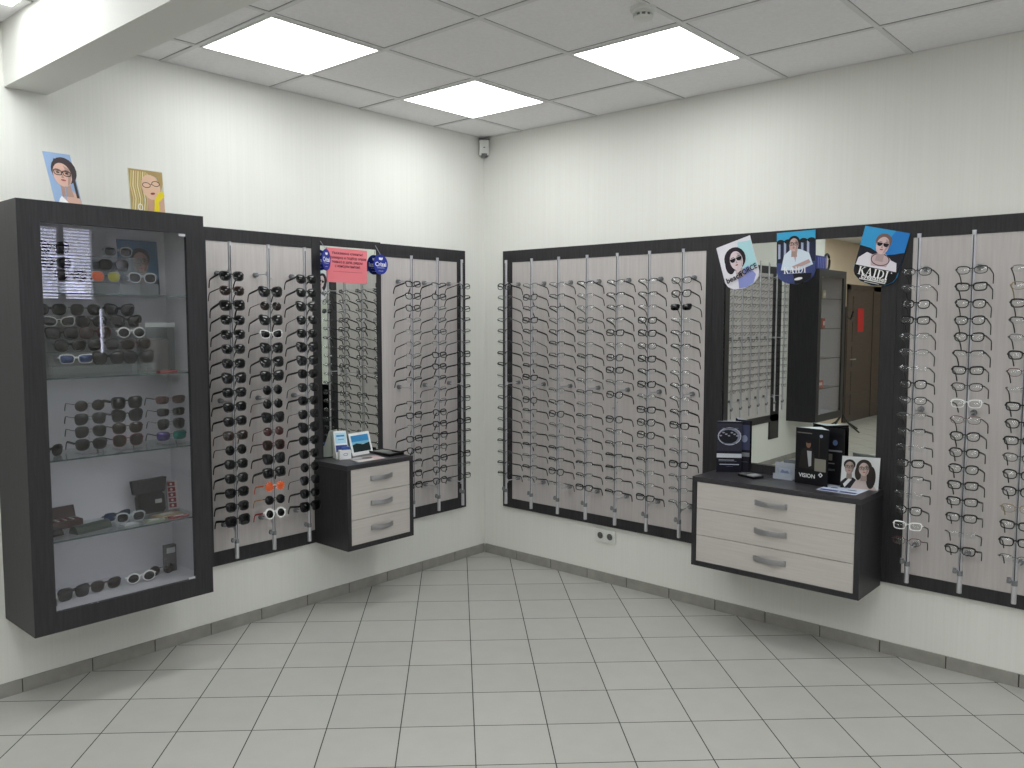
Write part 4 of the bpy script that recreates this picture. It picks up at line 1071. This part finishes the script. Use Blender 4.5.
S = Sheet((-.03, -.0026, .025), (1, 0, 0), (0, 0, 1), .0004); S.back([(0, 0), (.06, 0), (.06, .03), (0, .03)], hexm(150, 160, 180)); S.poly([(.005, .005), (.055, .005), (.045, .02), (.03, .015), (.015, .024)], hexm(110, 120, 146)); part(S.mb, 'card', r)

# double wall socket under the right-wall panel
r = thing('wall_socket', 'white double wall socket below the seven-rod panel', 'socket', (1.045, 0, .296))
part(MB().box((-.078, -.011, -.042), (.078, -.0005, .042), WHITEP, .004), 'plate', r)
for s in (-1, 1):
    mb = MB(); n = 20; cx = s*.036
    mb.tube([(cx+.024*math.cos(2*PI*i/n), -.0125, .024*math.sin(2*PI*i/n)) for i in range(n)], .003, WHITEP, 6, closed=True)
    mb.prism([(cx+.022*math.cos(2*PI*i/n), -.0116, .022*math.sin(2*PI*i/n)) for i in range(n)], (0, .0004, 0), pmat('socket_well', (96, 96, 94), .5))
    for q in (-1, 1): mb.cyl((cx+q*.009, -.0125, 0), (cx+q*.009, -.0112, 0), .003, BLACKP, 8)
    part(mb, 'outlet', r)

# ------------------------------------------------------------ what the wide mirror shows: rest of the left wall, corridor door
zf0, zf1 = .50, 2.24
r = thing('display_wall', 'pale rod panel seen only mirrored at the left of the wide mirror', 'display panel', (0, -4.15, zf0))
mb = MB()
mb.box((.001, -4.95, zf1-.08), (.02, -3.40, zf1), DARK); mb.box((.001, -4.95, zf0), (.02, -3.40, zf0+.08), DARK); mb.box((.001, -3.48, zf0+.08), (.02, -3.40, zf1-.08), DARK); mb.box((.001, -4.95, .30), (.02, -4.72, zf1-.08), DARK)
part(mb, 'surround', r, True); part(MB().box((.001, -4.72, zf0+.08), (.017, -3.48, zf1-.08), LIGHT), 'backing_board', r, True)
RZ0b = RZ0; off = .13
for k in range(7):
    y = -3.50-.205*k
    rr = display_rod('steel display rod, %s from left in the mirrored rack' % ORD[k], (ROFF, y, RZ0+off+.1), PI/2, 'mirrored steel display rods', rows=17)
# their eyeglasses: reflected only, tiny and beyond counting here
mb = MB()
for k in range(7):
    for z in ROWZ[:17]:
        c = rnd.choice('KKHMD'); y0 = -3.50-.205*k; zc = z+off+.1; x = ROFF+.015; m = BLACKP if c in 'KH' else GUN
        for s in (-1, 1):
            lp = [(x, y0+s*.034+py, zc+pz) for py, pz in ((-.025, .015), (.025, .016), (.022, -.014), (-.02, -.015))]
            if c in 'KD': mb.tube(lp, .0016, m, 4, closed=True)
            else: mb.tube(lp[:2], .0018, m, 4)
            mb.tube([(x, y0+s*.064, zc+.008), (x-.085, y0+s*.066, zc+.008), (x-.12, y0+s*.064, zc-.026)], .0018, m, 4)
        mb.tube([(x, y0-.01, zc+.006), (x, y0+.01, zc+.006)], .0014, m, 4)
tag(mb.build('eyeglasses', None, (.1, -4.1, 1.3)), 'rows of eyeglasses on the rods seen mirrored in the wide mirror', 'eyeglasses', kind='stuff')
showcase('dark wall showcase seen only as a reflection in the wide mirror', -6.05, -5.20, .47, 2.23, [.85, 1.2, 1.55, 1.9])
def mini(name, label, cat, loc, size, col, g):
    r = thing(name, label, cat, loc, PI/2, g); a, b, c = size
    part(MB().box((-a/2, -b/2, 0), (a/2, b/2, c), hexm(*col), .004), 'body', r); part(MB().box((-a*.3, -b/2-.001, c*.3), (a*.3, -b/2-.0002, c*.7), hexm(225, 225, 225)), 'print', r)
G2 = 'small boxes in the mirrored showcase'
for nm, loc, size, col in [('tall white box, rear of top shelf', (.15, -5.50, 1.9005), (.07, .05, .16), (200, 200, 190)), ('squat cream box on the top shelf', (.2, -5.68, 1.9005), (.10, .06, .10), (180, 176, 150)),
        ('red box at left of the third shelf', (.2, -5.50, 1.5505), (.08, .05, .13), (190, 40, 40)), ('dark red box at right of the third shelf', (.2, -5.70, 1.5505), (.08, .05, .12), (150, 36, 36)),
        ('pink wide box on the lowest shelf', (.2, -5.60, .8505), (.20, .08, .08), (190, 96, 96))]:
    mini('accessory_box', nm+' of the mirrored showcase', 'box', loc, size, col, G2)
for k in range(4): case_sun('b', -5.55, 1.235+.0+.07*k, .2, '%s from bottom inside the mirrored showcase' % ORD[k], folded=False)
mb = MB(); mb.box((.17, -5.6, 1.2005), (.23, -5.5, 1.205), ACRYL); mb.cyl((.175, -5.55, 1.204), (.175, -5.55, 1.48), .004, CLEAR, 8)
tag(mb.build('eyewear_stand', None, (.2, -5.55, 1.2005)), 'clear post stand inside the mirrored showcase', 'eyewear stand')
r = thing('blue_box', 'dark blue box with pale stripes on top of the mirrored showcase', 'box', (.22, -5.45, 2.23), PI/2)
part(MB().box((-.16, -.05, 0), (.16, .05, .16), hexm(24, 34, 110), .004), 'body', r)
mb = MB()
for k in range(5): mb.box((-.13+k*.055, -.0515, .02), (-.118+k*.055, -.0503, .14), hexm(120, 130, 200))
part(mb, 'stripes', r)
mb = MB(); mb.tube([(.22, -5.75+.08*math.cos(2*PI*i/20), 2.335+.095*math.sin(2*PI*i/20)) for i in range(20)], .014, BLACKP, 8, closed=True); mb.box((.17, -5.80, 2.23), (.27, -5.70, 2.24), BLACKP)
tag(mb.build('table_mirror', None, (.22, -5.75, 2.23)), 'round black-rimmed ring frame on top of the mirrored showcase', 'ring frame')
# corridor door
DD = pmat('door_wood', (74, 64, 60), .45, noise=.25, scale=7, stretch=(1, 1, 14))
mb = MB(); ya, yb = -10.45, -9.35
mb.box((XC, yb, 0), (XC+.03, yb+.09, 2.22), DD); mb.box((XC, ya-.75, 0), (XC+.03, ya, 2.22), DD); mb.box((XC, ya-.75, 2.13), (XC+.03, yb+.09, 2.22), DD)
mb.box((XC, ya, 0), (XC+.02, yb, 2.13), DD)
for z in (.12, .5, .9, 1.3, 1.7): mb.box((XC+.02, ya+.14, z), (XC+.028, yb-.14, z+.33), DD)
o = struct(mb.build('door_1'))
mb = MB(); mb.cyl((XC+.03, yb-.07, 1.02), (XC+.075, yb-.07, 1.02), .010, STEEL, 10); mb.cyl((XC+.07, yb-.07, 1.02), (XC+.07, yb-.20, 1.02), .009, STEEL, 10); mb.build('door_handle', o)
mb = MB(); mb.box((XC+.029, -9.98, 1.46), (XC+.033, -9.70, 1.84), hexm(206, 44, 48)); tag(mb.build('door_sign', None, (XC+.031, -9.84, 1.46)), 'plain red rectangular sign on the dark door, seen in the wide mirror', 'sign')
r = thing('coat_stand', 'thin black coat stand with splayed feet seen in the wide mirror', 'coat stand', (-.45, -8.3, 0))
mb = MB(); mb.cyl((0, 0, .12), (0, 0, 1.85), .014, BLACKP, 10); part(mb, 'pole', r)
for k in range(4):
    q = k*PI/2+.4; part(MB().tube([(0, 0, .25), (.12*math.cos(q), .12*math.sin(q), .12), (.32*math.cos(q), .32*math.sin(q), .012)], .011, BLACKP, 8), 'foot', r)
    part(MB().tube([(0, 0, 1.7), (.10*math.cos(q), .10*math.sin(q), 1.66), (.15*math.cos(q), .15*math.sin(q), 1.78)], .009, BLACKP, 8), 'hook', r)

# ------------------------------------------------------------ camera, world, view
f_px, yaw, pitch, roll = 825.80, -.7237, -.0767, .0005
F = Vector((math.sin(yaw)*math.cos(pitch), math.cos(yaw)*math.cos(pitch), math.sin(pitch)))
R = Vector((math.cos(yaw), -math.sin(yaw), 0)); U = R.cross(F)
R2 = R*math.cos(roll)+U*math.sin(roll); U2 = -R*math.sin(roll)+U*math.cos(roll)
cam = bpy.data.cameras.new('camera'); cam.sensor_width = 36; cam.lens = f_px/1024*36; cam.clip_start = .05
co = bpy.data.objects.new('camera', cam); C.objects.link(co)
M = Matrix((R2, U2, -F)).transposed().to_4x4(); M.translation = (3.9727, -4.2039, 1.6413)
co.matrix_world = M; sc.camera = co

w = bpy.data.worlds.new('world'); sc.world = w; w.use_nodes = True
bg = w.node_tree.nodes['Background']
bg.inputs[0].default_value = (.78, .80, 1.0, 1); bg.inputs[1].default_value = 11.0
vs = sc.view_settings
vs.view_transform = 'Standard'; vs.look = 'None'; vs.gamma = 1; vs.use_curve_mapping = False; vs.exposure = 0.03
